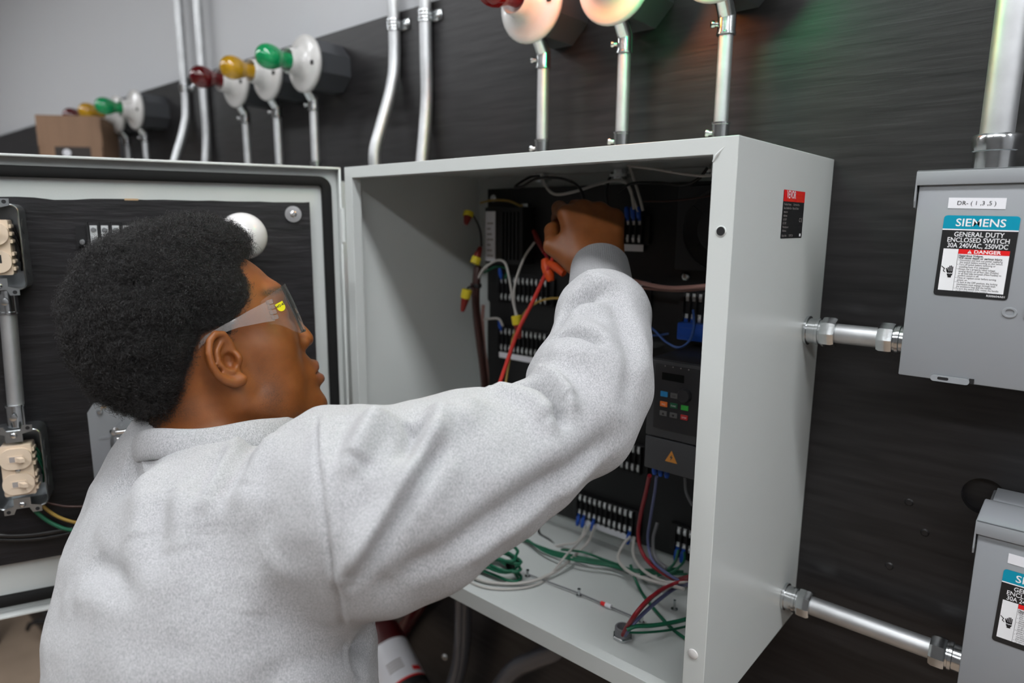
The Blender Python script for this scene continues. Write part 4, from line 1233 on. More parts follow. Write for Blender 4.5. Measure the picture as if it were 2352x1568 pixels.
def hand_solid(p, wr, up, th, nn, curl, scale=1.0):
    """palm, four fingers and a thumb; up: wrist->knuckles, th: thumb side, nn: back of the hand"""
    S = scale
    P = lambda t_, u_, n_: wr + (th * t_ + up * u_ + nn * n_) * S
    d = cone(p, P(0, -.03, 0), P(.002, .012, 0), .0275 * S, .029 * S)
    kn = [(.030, .083, .004), (.009, .087, .007), (-.012, .083, .005), (-.031, .074, .000)]
    wb = [(.017, .015, .0), (.007, .013, .003), (-.006, .013, .003), (-.017, .016, 0)]
    for a, b_ in zip(wb, kn):
        d = smin(d, cone(p, P(*a), P(*b_), .0165 * S, .0125 * S), .012)
    d = smin(d, cone(p, P(.020, .02, -.010), P(.034, .05, -.012), .016 * S, .013 * S), .012)
    ln = [(.044, .026, .021), (.048, .030, .022), (.045, .028, .022), (.036, .021, .020)]
    for i, (k, l) in enumerate(zip(kn, ln)):
        q_ = P(*k); ang = 0.0
        rr = [.0112, .0098, .0086, .0072]
        fan = th * (.10 * (1.2 - i * .8))
        for j in range(3):
            ang += curl[i][j]
            dr = up * math.cos(ang) - nn * math.sin(ang) + fan * math.cos(ang)
            dr = dr / np.linalg.norm(dr)
            e = q_ + dr * l[j] * S
            d = smin(d, cone(p, q_, e, rr[j] * S, rr[j + 1] * S), .004)
            q_ = e
    t0, t1, t2, t3 = P(.026, .022, -.010), P(.050, .052, -.020), P(.047, .086, -.034), P(.034, .108, -.046)
    d = smin(d, cone(p, t0, t1, .0165 * S, .0125 * S), .010)
    d = smin(d, cone(p, t1, t2, .0115 * S, .0100 * S), .004)
    d = smin(d, cone(p, t2, t3, .0098 * S, .0075 * S), .003)
    return d

def head_solid(pw):
    q = (pw - HC) @ HL.T
    q = np.stack([np.abs(q[:, 0]), q[:, 1], q[:, 2]], 1)
    v3 = lambda *a: np.array(a, float)
    d = ell(q, (0, -.008, .048), (.0735, .0985, .0835))
    d = smin(d, ell(q, (0, .042, .006), (.0605, .0545, .066)), .020)
    d = smin(d, cone(q, v3(0, .086, .0545), v3(.036, .0765, .055), .0120, .0110), .014)          # brow
    d = smin(d, ell(q, (0, .070, -.044), (.036, .0365, .034)), .016)                             # muzzle
    d = smin(d, ell(q, (.041, .046, -.004), (.0235, .030, .026)), .018)                          # cheekbone
    d = smin(d, ell(q, (.036, .040, -.044), (.026, .036, .038)), .018)                           # cheek
    d = smin(d, chain(q, [v3(.0575, -.004, .0), v3(.0525, .002, -.050), v3(.040, .036, -.074), v3(.017, .078, -.086)], [.013, .0145, .0135, .0145]), .022)   # jaw
    d = smin(d, ell(q, (0, .0865, -.0825), (.022, .0195, .017)), .012)                           # chin
    d = smin(d, ell(q, (0, .045, -.074), (.036, .045, .020)), .02)                               # under the chin
    # eyes
    d = smax(d, -ell(q, (.032, .103, .030), (.020, .018, .0135)), .012)
    d = smin(d, ell(q, (.0315, .0735, .0305), (.0140, .0130, .0130)), .003)
    # nose
    d = smin(d, cone(q, v3(0, .0895, .040), v3(0, .1035, .004), .0075, .0088), .010)
    d = smin(d, ell(q, (0, .1055, -.0055), (.0125, .0100, .0095)), .007)
    d = smin(d, ell(q, (.0145, .0955, -.0085), (.0085, .0100, .0080)), .006)
    d = smax(d, -ell(q, (.0075, .1010, -.0185), (.0042, .0058, .0045)), .003)
    # mouth
    d = smin(d, chain(q, [v3(0, .1055, -.0375), v3(.012, .1010, -.0400), v3(.0235, .0890, -.0465)], [.0068, .0062, .0030]), .005)
    d = smin(d, chain(q, [v3(0, .1060, -.0555), v3(.012, .1015, -.0545), v3(.0225, .0895, -.0475)], [.0078, .0068, .0030]), .005)
    d = smax(d, -cone(q, v3(0, .1150, -.0468), v3(.022, .0960, -.0468), .0024, .0012), .003)
    d = smax(d, -ell(q, (0, .1115, -.0685), (.020, .0055, .0050)), .006)
    # ears
    e = ell(q, (.0745, -.0055, .000), (.0075, .0155, .0265))
    hx_ = [(.0735, .0055, .004), (.0770, .0060, .0150), (.0800, .0015, .0255), (.0835, -.0065, .0275), (.0865, -.0140, .0225), (.0885, -.0185, .0115), (.0885, -.0195, -.0005), (.0865, -.0170, -.0115), (.0835, -.0110, -.0195), (.0805, -.0035, -.0240), (.0785, .0035, -.0235)]
    e = smin(e, chain(q, [v3(*a) for a in hx_], [.0030, .0033, .0036, .0037, .0037, .0036, .0036, .0038, .0044, .0056, .0066]), .004)
    e = smax(e, -ell(q, (.0865, -.0035, .0035), (.0082, .0115, .0165)), .004)
    e = smin(e, chain(q, [v3(.0795, -.0020, .0190), v3(.0825, -.0105, .0105), v3(.0832, -.0125, .0000), v3(.0815, -.0080, -.0100), v3(.0800, -.0015, -.0135)], [.0022, .0030, .0032, .0030, .0032]), .0035)
    e = smin(e, ell(q, (.0765, .0085, -.0020), (.0050, .0042, .0062)), .004)                     # tragus
    e = smax(e, -ell(q, (.0795, -.0008, -.0015), (.0125, .0062, .0082)), .003)                   # concha
    d = smin(d, e, .005)
    return d

NECK = [hw_(0, -.020, -.010), hw_(0, -.024, -.060), SECP[0] * .55 + hw_(0, -.035, -.13) * .45, SECP[1] - TU * .02]
NECKR = [.055, .0565, .060, .055]
def body_solid(p):
    d = np.full(len(p), 9.0)
    # torso core and legs
    td, s = torso(p, .038, -.03)
    d = np.minimum(d, td)
    d = smin(d, chain(p, [ARMP[0], ARMP[3] * .5 + ARMP[2] * .5, ARMP[5], ARMP[7], WRI], [.050, .044, .034, .031, .0270]), .03)
    d = smin(d, chain(p, [LSH, LEL, LWR], [.055, .042, .028]), .03)
    for sg in (-1, 1):
        hip = HIP + BR * sg * .09
        kn_ = np.array([hip[0] + BR[0] * sg * .02, hip[1] + .03, .50]); an = np.array([kn_[0], kn_[1] - .05, .085])
        d = smin(d, chain(p, [hip, kn_, an], [.082, .055, .040]), .04)
        d = smin(d, cone(p, an, np.array([an[0] + .01, an[1] + .12, .045]), .036, .030), .02)
    d = smin(d, chain(p, NECK, NECKR), .035)
    m_ = np.linalg.norm(p - HC, axis=1) < .21
    if m_.any():
        h_ = head_solid(p[m_])
        d[m_] = smin(d[m_], h_, .016)
    m_ = np.linalg.norm(p - (WRI + KNU) / 2, axis=1) < .20
    if m_.any():
        h_ = hand_solid(p[m_], WRI, GU, GT, GN, [(.75, .75, .45), (.85, .8, .45), (.95, .8, .5), (1.0, .85, .5)])
        d[m_] = smin(d[m_], h_, .012)
    lup = LWR - LEL; lup = lup / np.linalg.norm(lup)
    m_ = np.linalg.norm(p - LWR - lup * .08, axis=1) < .20
    if m_.any():
        lt = BF - lup * (BF @ lup); lt /= np.linalg.norm(lt)
        ln_ = np.cross(lt, lup); ln_ = ln_ if ln_ @ BR < 0 else -ln_
        d[m_] = smin(d[m_], hand_solid(p[m_], LWR, lup, lt, ln_, [(.3, .4, .3)] * 4), .012)
    return d

PERSON = thing('person', 'person in a grey sweatshirt and safety glasses reaching into the open enclosure', 'person', (HIP[0], HIP[1], 0.0))
lo = np.array([-.22, -.95, 0.0]); hi = np.array([.62, .02, Z0 + .56])
gx = axis_grid(-.24, .62, .010, .0019, [(HC[0] - .10, HC[0] + .125), (.300, .462)])
gy = axis_grid(-.98, .02, .010, .0019, [(HC[1] - .125, HC[1] + .135), (WRI[1] - .05, WRI[1] + .13)])
gz = axis_grid(-.02, Z0 + .56, .012, .0019, [(HC[2] - .125, Z0 + .62)])
bv, bq = sdf_mesh(body_solid, gx, gy, gz)
bv = relax(bv, bq, 1, .4)
SKIN_OBJ = None

# ---- skin
def skin_material():
    mt = bpy.data.materials.new('skin'); mt.use_nodes = True
    nt = mt.node_tree; N = nt.nodes; L = nt.links; p = N['Principled BSDF']
    tc = N.new('ShaderNodeTexCoord')
    nz = N.new('ShaderNodeTexNoise'); nz.inputs['Scale'].default_value = 55; nz.inputs['Detail'].default_value = 6
    L.new(tc.outputs['Object'], nz.inputs['Vector'])
    mx = N.new('ShaderNodeMix'); mx.data_type = 'RGBA'
    mx.inputs['A'].default_value = (0.205, 0.062, 0.0135, 1); mx.inputs['B'].default_value = (0.255, 0.082, 0.020, 1)
    mr = N.new('ShaderNodeMapRange'); mr.inputs['From Min'].default_value = .32; mr.inputs['From Max'].default_value = .68
    L.new(nz.outputs['Fac'], mr.inputs['Value']); L.new(mr.outputs[0], mx.inputs['Factor'])
    at_ = N.new('ShaderNodeAttribute'); at_.attribute_name = 'stubble'
    nf = N.new('ShaderNodeTexNoise'); nf.inputs['Scale'].default_value = 620; nf.inputs['Detail'].default_value = 3
    L.new(tc.outputs['Object'], nf.inputs['Vector'])
    mr2 = N.new('ShaderNodeMapRange'); mr2.inputs['From Min'].default_value = .42; mr2.inputs['From Max'].default_value = .58
    mr2.inputs['To Min'].default_value = .62; mr2.inputs['To Max'].default_value = 1.0
    L.new(nf.outputs['Fac'], mr2.inputs['Value'])
    mu = N.new('ShaderNodeMath'); mu.operation = 'MULTIPLY'
    L.new(at_.outputs['Fac'], mu.inputs[0]); L.new(mr2.outputs[0], mu.inputs[1])
    m2 = N.new('ShaderNodeMix'); m2.data_type = 'RGBA'; m2.inputs['B'].default_value = (0.018, 0.012, 0.010, 1)
    L.new(mx.outputs['Result'], m2.inputs['A']); L.new(mu.outputs[0], m2.inputs['Factor'])
    al = N.new('ShaderNodeAttribute'); al.attribute_name = 'lips'
    m3 = N.new('ShaderNodeMix'); m3.data_type = 'RGBA'; m3.inputs['B'].default_value = (0.21, 0.075, 0.045, 1)
    L.new(m2.outputs['Result'], m3.inputs['A']); L.new(al.outputs['Fac'], m3.inputs['Factor'])
    L.new(m3.outputs['Result'], p.inputs['Base Color'])
    p.inputs['Roughness'].default_value = .46
    p.inputs['Specular IOR Level'].default_value = .42
    p.inputs['Subsurface Weight'].default_value = .18
    p.inputs['Subsurface Radius'].default_value = (0.006, 0.0022, 0.001)
    p.inputs['Subsurface Scale'].default_value = .6
    bp = N.new('ShaderNodeBump'); bp.inputs['Strength'].default_value = .22; bp.inputs['Distance'].default_value = .0006
    nb = N.new('ShaderNodeTexNoise'); nb.inputs['Scale'].default_value = 900; nb.inputs['Detail'].default_value = 2
    L.new(tc.outputs['Object'], nb.inputs['Vector']); L.new(nb.outputs['Fac'], bp.inputs['Height']); L.new(bp.outputs[0], p.inputs['Normal'])
    return mt
MAT['skin'] = skin_material()
SKIN_OBJ = np_mesh('body', bv, bq, MAT['skin'], PERSON, label='brown skin of face, neck and hand')
bn = vnormals(bv, bq)
HQ = (bv - HC) @ HL.T            # head-local coordinates of every skin vertex
r_, f_, u_ = np.abs(HQ[:, 0]), HQ[:, 1], HQ[:, 2]

def sstep(a, b_, x):
    t_ = np.clip((x - a) / (b_ - a), 0, 1)
    return t_ * t_ * (3 - 2 * t_)

def vnoise(p, scale, seed=0):
    """smooth value noise, vectorised"""
    q = np.asarray(p) * scale + seed * 17.13
    i = np.floor(q).astype(np.int64); fr = q - i; fr = fr * fr * (3 - 2 * fr)
    def hsh(a):
        n_ = (a[:, 0] * 73856093) ^ (a[:, 1] * 19349663) ^ (a[:, 2] * 83492791) ^ (seed * 2654435761)
        n_ = (n_ ^ (n_ >> 13)) * 1274126177
        return ((n_ ^ (n_ >> 16)) & 0xFFFF) / 65535.0
    o = 0
    for dx in (0, 1):
        for dy in (0, 1):
            for dz in (0, 1):
                wgt = (fr[:, 0] if dx else 1 - fr[:, 0]) * (fr[:, 1] if dy else 1 - fr[:, 1]) * (fr[:, 2] if dz else 1 - fr[:, 2])
                o = o + wgt * hsh(i + np.array((dx, dy, dz)))
    return o

HAIRLINE = np.array([(.074, .104), (.058, .100), (.046, .090), (.0515, .068), (.043, .050), (.024, .036), (.0125, .022), (.008, .016), (-.002, .030), (-.014, .028), (-.0225, .016), (-.031, .000), (-.039, -.012), (-.050, -.030), (-.062, -.042), (-.085, -.052)])
def hair_depth(f__, u__, r__=None):
    """signed distance inside the hair outline (positive = hair), in the head's side view"""
    P = np.stack([f__, u__], 1)
    best = np.full(len(P), 1e9); sgn = np.zeros(len(P))
    for a, b_ in zip(HAIRLINE[:-1], HAIRLINE[1:]):
        ab = b_ - a
        t_ = np.clip(((P - a) @ ab) / (ab @ ab), 0, 1)
        dv = P - a - t_[:, None] * ab
        dd = np.linalg.norm(dv, axis=1)
        cr = ab[0] * (P[:, 1] - a[1]) - ab[1] * (P[:, 0] - a[0])
        up = dd < best
        best = np.where(up, dd, best); sgn = np.where(up, np.sign(-cr), sgn)
    poly = np.concatenate([HAIRLINE, [(-.25, -.10), (-.25, .30), (.074, .30)]])
    ins = np.zeros(len(P), bool)
    for a, b_ in zip(poly, np.roll(poly, -1, 0)):
        c_ = (a[1] > P[:, 1]) != (b_[1] > P[:, 1])
        xi = a[0] + (P[:, 1] - a[1]) / (b_[1] - a[1] + 1e-15) * (b_[0] - a[0])
        ins ^= c_ & (P[:, 0] < xi)
    return np.where(ins, best, -best)
hd = hair_depth(f_, u_)
near_head = np.linalg.norm(bv - HC, axis=1) < .2
ear = ((r_ > .0735) & (f_ > -.026) & (f_ < .016) & (u_ < .034) & (u_ > -.034)) | ((r_ > .060) & (f_ > -.013) & (f_ < .012) & (u_ < .022) & (u_ > -.03))
fadez = sstep(.035, .058, r_) * (1 - sstep(.068, .098, u_)) * sstep(-.075, -.035, f_)
stub = sstep(-.003, .004, hd) * (1 - fadez) * .97 + sstep(-.004, .009, hd) * fadez * .97
g = lambda cf, cu, sf, su: np.exp(-((f_ - cf) / sf) ** 2 - ((u_ - cu) / su) ** 2)
beard = .50 * g(.034, -.052, .012, .014) + .34 * g(.030, -.030, .014, .022) + .42 * g(.060, -.082, .034, .012) + .40 * g(.100, -.031, .008, .007) + .30 * g(.020, -.066, .02, .016)
beard *= .75
nape = .55 * g(-.052, -.036, .013, .012)
brow = .95 * np.exp(-((u_ - .0575 + .10 * np.maximum(0, r_ - .032)) / .0042) ** 2) * sstep(.010, .016, r_) * (1 - sstep(.050, .060, r_)) * (f_ > .05)
stub = np.where(near_head, np.clip(np.maximum(np.maximum(stub, beard + nape), brow), 0, 1), 0)
stub = np.where(ear, 0, stub)
a_ = SKIN_OBJ.data.attributes.new('stubble', 'FLOAT', 'POINT'); a_.data.foreach_set('value', stub.astype(np.float32))
lips = np.where(near_head & (f_ > .08), np.exp(-((u_ + .0465) / .0105) ** 4) * (1 - sstep(.020, .026, r_)) * sstep(.088, .097, f_), 0)
a_ = SKIN_OBJ.data.attributes.new('lips', 'FLOAT', 'POINT'); a_.data.foreach_set('value', (lips * .8).astype(np.float32))

# ---- hair: a dense dark mass and tens of thousands of tight curls on it
HAIR_C = np.array([0.0, -.020, .060]); HAIR_S = np.array([.082, .0905, .0920])
def hair_full(q):
    """head-local outer hair solid"""
    d = ell(q, HAIR_C, HAIR_S)
    d = smin(d, ell(q, (0, .028, .098), (.060, .049, .050)), .02)
    d = smin(d, ell(q, (0, -.058, .028), (.058, .043, .051)), .03)
    return d
def hair_mass(pw):
    q = (pw - HC) @ HL.T
    qa = np.stack([np.abs(q[:, 0]), q[:, 1], q[:, 2]], 1)
    sk = head_solid(pw)
    dep = hair_depth(qa[:, 1], qa[:, 2])
    side = sstep(.035, .058, qa[:, 0]) * (1 - sstep(.068, .098, qa[:, 2])) * sstep(-.075, -.035, qa[:, 1])
    ramp = sstep(.000, .016, dep) * (1 - side) + sstep(.001, .040, dep) * side
    full = np.maximum(sk - hair_full(qa), .0)            # thickness available here
    # thickness between skull and outer surface, estimated along the radial direction
    out = hair_full(qa)
    lump = (vnoise(pw, 95, 1) - .5) * .013 + (vnoise(pw, 210, 2) - .5) * .006
    thick = (sk - out)
    d = sk - np.clip(thick * ramp * .74 + lump * ramp, -.01, .06)
    return np.where((dep < -.002) | (ramp < .02), np.maximum(d, .004), d)
gx = np.arange(HC[0] - .16, HC[0] + .16, .0028); gy = np.arange(HC[1] - .18, HC[1] + .14, .0028); gz = np.arange(HC[2] - .10, HC[2] + .21, .0028)
hv, hq = sdf_mesh(hair_mass, gx, gy, gz, margin=2.2)
def hair_material():
    mt = bpy.data.materials.new('hair_black'); mt.use_nodes = True
    p = mt.node_tree.nodes['Principled BSDF']
    p.inputs['Base Color'].default_value = (0.013, 0.0115, 0.0115, 1); p.inputs['Roughness'].default_value = .42
    p.inputs['Specular IOR Level'].default_value = .45
    return mt
MAT['hair'] = hair_material()
HAIR = np_mesh('hair', hv, hq, MAT['hair'], PERSON, label='thick black curly hair, faded at the sides')
mat('hair_brown', (0.035, 0.018, 0.011), .5)
rng = np.random.default_rng(11)
def tri_samples(v, q, n, wfun):
    a = v[q[:, 0]]; b_ = v[q[:, 1]]; c = v[q[:, 2]]; d = v[q[:, 3]]
    ar = .5 * np.linalg.norm(np.cross(c - a, d - b_), axis=1) * wfun((a + c) / 2)
    k = rng.choice(len(q), n, p=ar / ar.sum())
    s_, t_ = rng.random(n)[:, None], rng.random(n)[:, None]
    pos = (a[k] * (1 - s_) + b_[k] * s_) * (1 - t_) + (d[k] * (1 - s_) + c[k] * s_) * t_
    nn = np.cross(c[k] - a[k], d[k] - b_[k]); nn /= np.maximum(np.linalg.norm(nn, axis=1), 1e-12)[:, None]
    return pos, nn
def curls(name, pos, nn, length, turns, rad, width, npt, parent, label, fade=.35, mt_='hair'):
    n = len(pos)
    x = np.cross(nn, rng.normal(size=(n, 3))); x /= np.linalg.norm(x, axis=1)[:, None]
    y = np.cross(nn, x)
    tilt = rng.normal(size=(n, 3)) * .60
    dr = nn + tilt; dr /= np.linalg.norm(dr, axis=1)[:, None]
    t_ = np.linspace(0, 1, npt)[None, :, None]
    ph = rng.random((n, 1, 1)) * 6.28; tn = (turns * (0.7 + .6 * rng.random((n, 1, 1))))
    rr = rad * (.6 + .8 * rng.random((n, 1, 1)))
    L_ = length[:, None, None]
    pts = pos[:, None] - nn[:, None] * .0012 + dr[:, None] * L_ * t_ + (x[:, None] * np.cos(ph + 6.283 * tn * t_) + y[:, None] * np.sin(ph + 6.283 * tn * t_)) * rr * np.minimum(1, t_ * 3)
    hc = bpy.data.hair_curves.new(name)
    hc.add_curves([npt] * n)
    Mi = np.array(WM[parent.name].inverted())
    flat = pts.reshape(-1, 3) @ Mi[:3, :3].T + Mi[:3, 3]
    hc.attributes['position'].data.foreach_set('vector', flat.astype(np.float32).ravel())
    if 'radius' not in hc.attributes: hc.attributes.new('radius', 'FLOAT', 'POINT')
    w_ = np.tile(width * (1 - fade * np.linspace(0, 1, npt)), n)
    hc.attributes['radius'].data.foreach_set('value', w_.astype(np.float32))
    hc.materials.append(MAT[mt_])
    o = bpy.data.objects.new(name, hc); COL.objects.link(o); o.parent = parent
    WM[o.name] = WM[parent.name]
    return tag(o, label, None, None, 'stuff')
sel = lambda c: (lambda q: np.clip(hair_depth(q[:, 1], q[:, 2]) * 60, .0, 1))((c - HC) @ HL.T)
pos, nn = tri_samples(hv, hq, 80000, sel)
q = (pos - HC) @ HL.T
dep = hair_depth(q[:, 1], q[:, 2]); side = sstep(.035, .058, np.abs(q[:, 0])) * (1 - sstep(.068, .098, q[:, 2])) * sstep(-.075, -.035, q[:, 1])
rp = sstep(0, .014, dep) * (1 - side) + sstep(.001, .042, dep) * side
ln_ = .0030 + rp * (.009 + .010 * rng.random(len(pos)))
curls('hair_curls', pos, nn, ln_, 3.4, .0021, .00013, 18, HAIR, 'tight black curls')
# short hairs of the fade, sideburn, nape and chin
wt = np.where(near_head, stub, 0)
def wfade(c):
    q_ = (c - HC) @ HL.T
    d_ = hair_depth(q_[:, 1], q_[:, 2]); out = np.linalg.norm(c - HC, axis=1) > .19
    e_ = (np.abs(q_[:, 0]) > .0745) & (q_[:, 1] > -.026) & (q_[:, 1] < .016) & (q_[:, 2] < .034)
    return np.where(out | e_, 0, sstep(-.0035, .003, d_) * (.35 + .65 * sstep(0, .03, d_)) * (1 - sstep(.050, .065, d_)) + 1e-9)
pos, nn = tri_samples(bv, bq, 24000, wfade)
curls('short_hair', pos, nn, .0020 + .0030 * rng.random(len(pos)), .8, .0010, .00013, 6, HAIR, 'closely cropped hair at the temple and nape')
def wbeard(c):
    q_ = (c - HC) @ HL.T
    f1, u1, r1 = q_[:, 1], q_[:, 2], np.abs(q_[:, 0])
    gg = lambda cf, cu, sf, su: np.exp(-((f1 - cf) / sf) ** 2 - ((u1 - cu) / su) ** 2)
    br = 3.0 * np.exp(-((u1 - .0575 + .10 * np.maximum(0, r1 - .032)) / .0040) ** 2) * sstep(.010, .016, r1) * (1 - sstep(.046, .054, r1)) * (f1 > .05)
    return np.where(np.linalg.norm(c - HC, axis=1) > .19, 0, gg(.034, -.055, .012, .014) + .35 * gg(.032, -.030, .012, .02) + .35 * gg(.06, -.084, .03, .010) + .5 * gg(.102, -.031, .006, .006) + br + 1e-9)
pos, nn = tri_samples(bv, bq, 650, wbeard)
curls('facial_hair', pos, nn, .0025 + .0035 * rng.random(len(pos)), .7, .0010, .00005, 6, HAIR, 'sparse beard, moustache and eyebrows', mt_='hair_brown')

# ---- sweatshirt
def sweat_solid(p):
    d, s = torso(p, 0.0, -.006)
    d = smax(d, SECS[6] - s, .02)
    arm = chain(p, ARMP, ARMR, .012)
    d = smin(d, arm, .045)
    d = smin(d, chain(p, [SECP[1] - BR * .05, LSH, LEL, LWR], [.08, .078, .062, .042]), .05)
    return d
sp = .0034
gx = np.arange(-.26, .62, sp); gy = np.arange(-.90, -.10, sp); gz = np.arange(Z0 - .24, Z0 + .53, sp)
sv, sq = sdf_mesh(sweat_solid, gx, gy, gz, margin=1.5)
sv = relax(sv, sq, 2, .5)
tree = BVHTree.FromPolygons([Vector(a) for a in sv], [tuple(int(i) for i in a) for a in sq])
sn = vnormals(sv, sq)
def cast(x, y):
    d_ = (atd(x, y, 1.0) - CAM_P).normalized()
    h_ = tree.ray_cast(CAM_P, d_)
    return None if h_[0] is None else A3(h_[0])
def seg_dist(p, a, b_):
    ab = b_ - a
    t_ = np.clip(((p - a) @ ab) / max(ab @ ab, 1e-12), 0, 1)
    return np.linalg.norm(p - a - t_[:, None] * ab, axis=1)
FOLDS = [
    ([(1010, 975), (968, 1050), (905, 1150), (842, 1245), (790, 1330)], .0090, .010), ([(1022, 1010), (985, 1070), (925, 1165), (862, 1260), (806, 1345)], -.0085, .0065), ([(1060, 1040), (1000, 1110), (940, 1195)], .003, .014),
    ([(955, 955), (948, 985), (930, 1030)], -.014, .010), ([(880, 945), (850, 1000), (815, 1065)], .011, .013), ([(1022, 935), (1004, 985)], .010, .015), ([(1085, 915), (1070, 960)], .005, .012),
    ([(905, 965), (862, 1035), (822, 1085)], -.0045, .009), ([(800, 945), (775, 1010), (765, 1060)], -.004, .010), ([(745, 960), (742, 1010), (748, 1070)], .003, .010),
    ([(1168, 884), (1212, 882), (1252, 896), (1280, 930), (1292, 968)], -.024, .0048), ([(1178, 864), (1230, 860), (1278, 884), (1304, 925)], .011, .010), ([(1110, 893), (1180, 902), (1230, 922), (1262, 965)], .008, .012),
    ([(1258, 780), (1300, 762), (1345, 766), (1378, 786)], -.0105, .0048), ([(1262, 752), (1305, 742), (1352, 746), (1392, 770)], .0045, .009), ([(1255, 815), (1310, 800), (1360, 812)], .003, .012),
    ([(1284, 742), (1298, 712), (1330, 686), (1372, 676)], -.0125, .008), ([(1284, 690), (1302, 657), (1345, 640), (1390, 650)], .0065, .010), ([(1300, 735), (1340, 712), (1390, 708)], .004, .010),
    ([(1395, 665), (1428, 740), (1450, 840), (1440, 920)], -.0045, .011), ([(1430, 670), (1462, 740), (1478, 830)], .003, .012),
    ([(1430, 985), (1335, 1068), (1230, 1132), (1120, 1205), (1000, 1285), (900, 1345)], -.0085, .014), ([(1410, 1040), (1315, 1112), (1180, 1205), (1060, 1290)], .004, .010), ([(1300, 1010), (1200, 1080), (1100, 1140)], .003, .016),
    ([(258, 1085), (285, 1100), (312, 1080)], -.013, .026), ([(190, 1290), (235, 1315), (292, 1352)], -.0075, .014), ([(180, 1340), (230, 1370)], .004, .018),
    ([(345, 1060), (322, 1150), (312, 1250)], .005, .018), ([(432, 1100), (415, 1180), (420, 1275)], .0045, .018), ([(375, 1120), (362, 1200), (365, 1260)], -.004, .014),
    ([(520, 1030), (478, 1095), (452, 1140)], -.006, .009), ([(560, 1005), (512, 1080), (472, 1145)], .0075, .010), ([(604, 990), (545, 1065), (498, 1140)], -.0065, .010), ([(640, 985), (590, 1060), (560, 1120)], .005, .012),
    ([(470, 1190), (462, 1290), (475, 1370)], -.003, .016), ([(640, 1250), (600, 1330), (575, 1420)], .003, .02), ([(820, 1500), (700, 1520), (600, 1560)], -.003, .014),
    ([(728, 958), (729, 1010), (735, 1090), (745, 1190), (758, 1290), (775, 1380), (803, 1485)], -.0034, .0030), ([(738, 958), (739, 1010), (745, 1090), (755, 1190), (768, 1290), (785, 1380), (812, 1480)], .0016, .004),
    ([(807, 1492), (850, 1470), (880, 1448)], -.008, .009), ([(820, 1560), (838, 1510), (850, 1475)], -.006, .012),
]
disp = np.zeros(len(sv))
for pts, amp, wd_ in FOLDS:
    P = [cast(*a) for a in pts]
    P = [a for a in P if a is not None]
    if len(P) < 2: continue
    P = [A3(a) for a in spline([Vector(a) for a in P], 6)]
    lo_, hi_ = np.min(P, 0) - wd_ * 3, np.max(P, 0) + wd_ * 3
    m_ = np.where(((sv > lo_) & (sv < hi_)).all(1))[0]
    if not len(m_): continue
    best = np.full(len(m_), 9.0); tt = np.zeros(len(m_))
    for i in range(len(P) - 1):
        dd = seg_dist(sv[m_], P[i], P[i + 1])
        c_ = dd < best
        best[c_] = dd[c_]; tt[c_] = i / (len(P) - 1)
    ends = np.minimum(1, np.minimum(tt, 1 - tt) * 5 + .25) if wd_ > .004 else 1.0
    disp[m_] += amp * (1.35 if wd_ > .004 else 1.2) * np.exp(-(best / wd_) ** 2) * ends
disp += (vnoise(sv, 22, 5) - .5) * .006 + (vnoise(sv, 48, 6) - .5) * .0026
sv = sv + sn * disp[:, None]
sv = relax(sv, sq, 1, .25)
def fabric(name, c0, c1, rib=0):
    mt = bpy.data.materials.new(name); mt.use_nodes = True
    nt = mt.node_tree; N = nt.nodes; L = nt.links; p = N['Principled BSDF']
    tc = N.new('ShaderNodeTexCoord')
    def nz(scale, det, rot=0):
        mp = N.new('ShaderNodeMapping'); mp.inputs['Scale'].default_value = scale; mp.inputs['Rotation'].default_value = (0, rot, rot)
        L.new(tc.outputs['Object'], mp.inputs['Vector'])
        t_ = N.new('ShaderNodeTexNoise'); t_.inputs['Scale'].default_value = 1; t_.inputs['Detail'].default_value = det; t_.inputs['Roughness'].default_value = .65
        L.new(mp.outputs[0], t_.inputs['Vector'])
        return t_
    a = nz((950, 950, 380), 5, .3); b_ = nz((2600, 2600, 1100), 3, .2)
    ad = N.new('ShaderNodeMath'); ad.operation = 'ADD'
    L.new(a.outputs['Fac'], ad.inputs[0]); L.new(b_.outputs['Fac'], ad.inputs[1])
    mr = N.new('ShaderNodeMapRange'); mr.inputs['From Min'].default_value = .78; mr.inputs['From Max'].default_value = 1.18
    L.new(ad.outputs[0], mr.inputs['Value'])
    mx = N.new('ShaderNodeMix'); mx.data_type = 'RGBA'
    mx.inputs['A'].default_value = (*c0, 1); mx.inputs['B'].default_value = (*c1, 1)
    L.new(mr.outputs[0], mx.inputs['Factor']); L.new(mx.outputs['Result'], p.inputs['Base Color'])
    p.inputs['Roughness'].default_value = .95; p.inputs['Specular IOR Level'].default_value = .12
    p.inputs['Sheen Weight'].default_value = .25; p.inputs['Sheen Roughness'].default_value = .5
    bp = N.new('ShaderNodeBump'); bp.inputs['Strength'].default_value = .45; bp.inputs['Distance'].default_value = .0010
    L.new(ad.outputs[0], bp.inputs['Height']); L.new(bp.outputs[0], p.inputs['Normal'])
    return mt
MAT['sweat'] = fabric('sweatshirt_grey', (0.27, 0.27, 0.278), (0.575, 0.575, 0.588))
MAT['rib'] = fabric('ribbing_grey', (0.20, 0.20, 0.206), (0.29, 0.29, 0.297))
SWEAT = np_mesh('sweatshirt', sv, sq, MAT['sweat'], PERSON, label='heather grey sweatshirt')
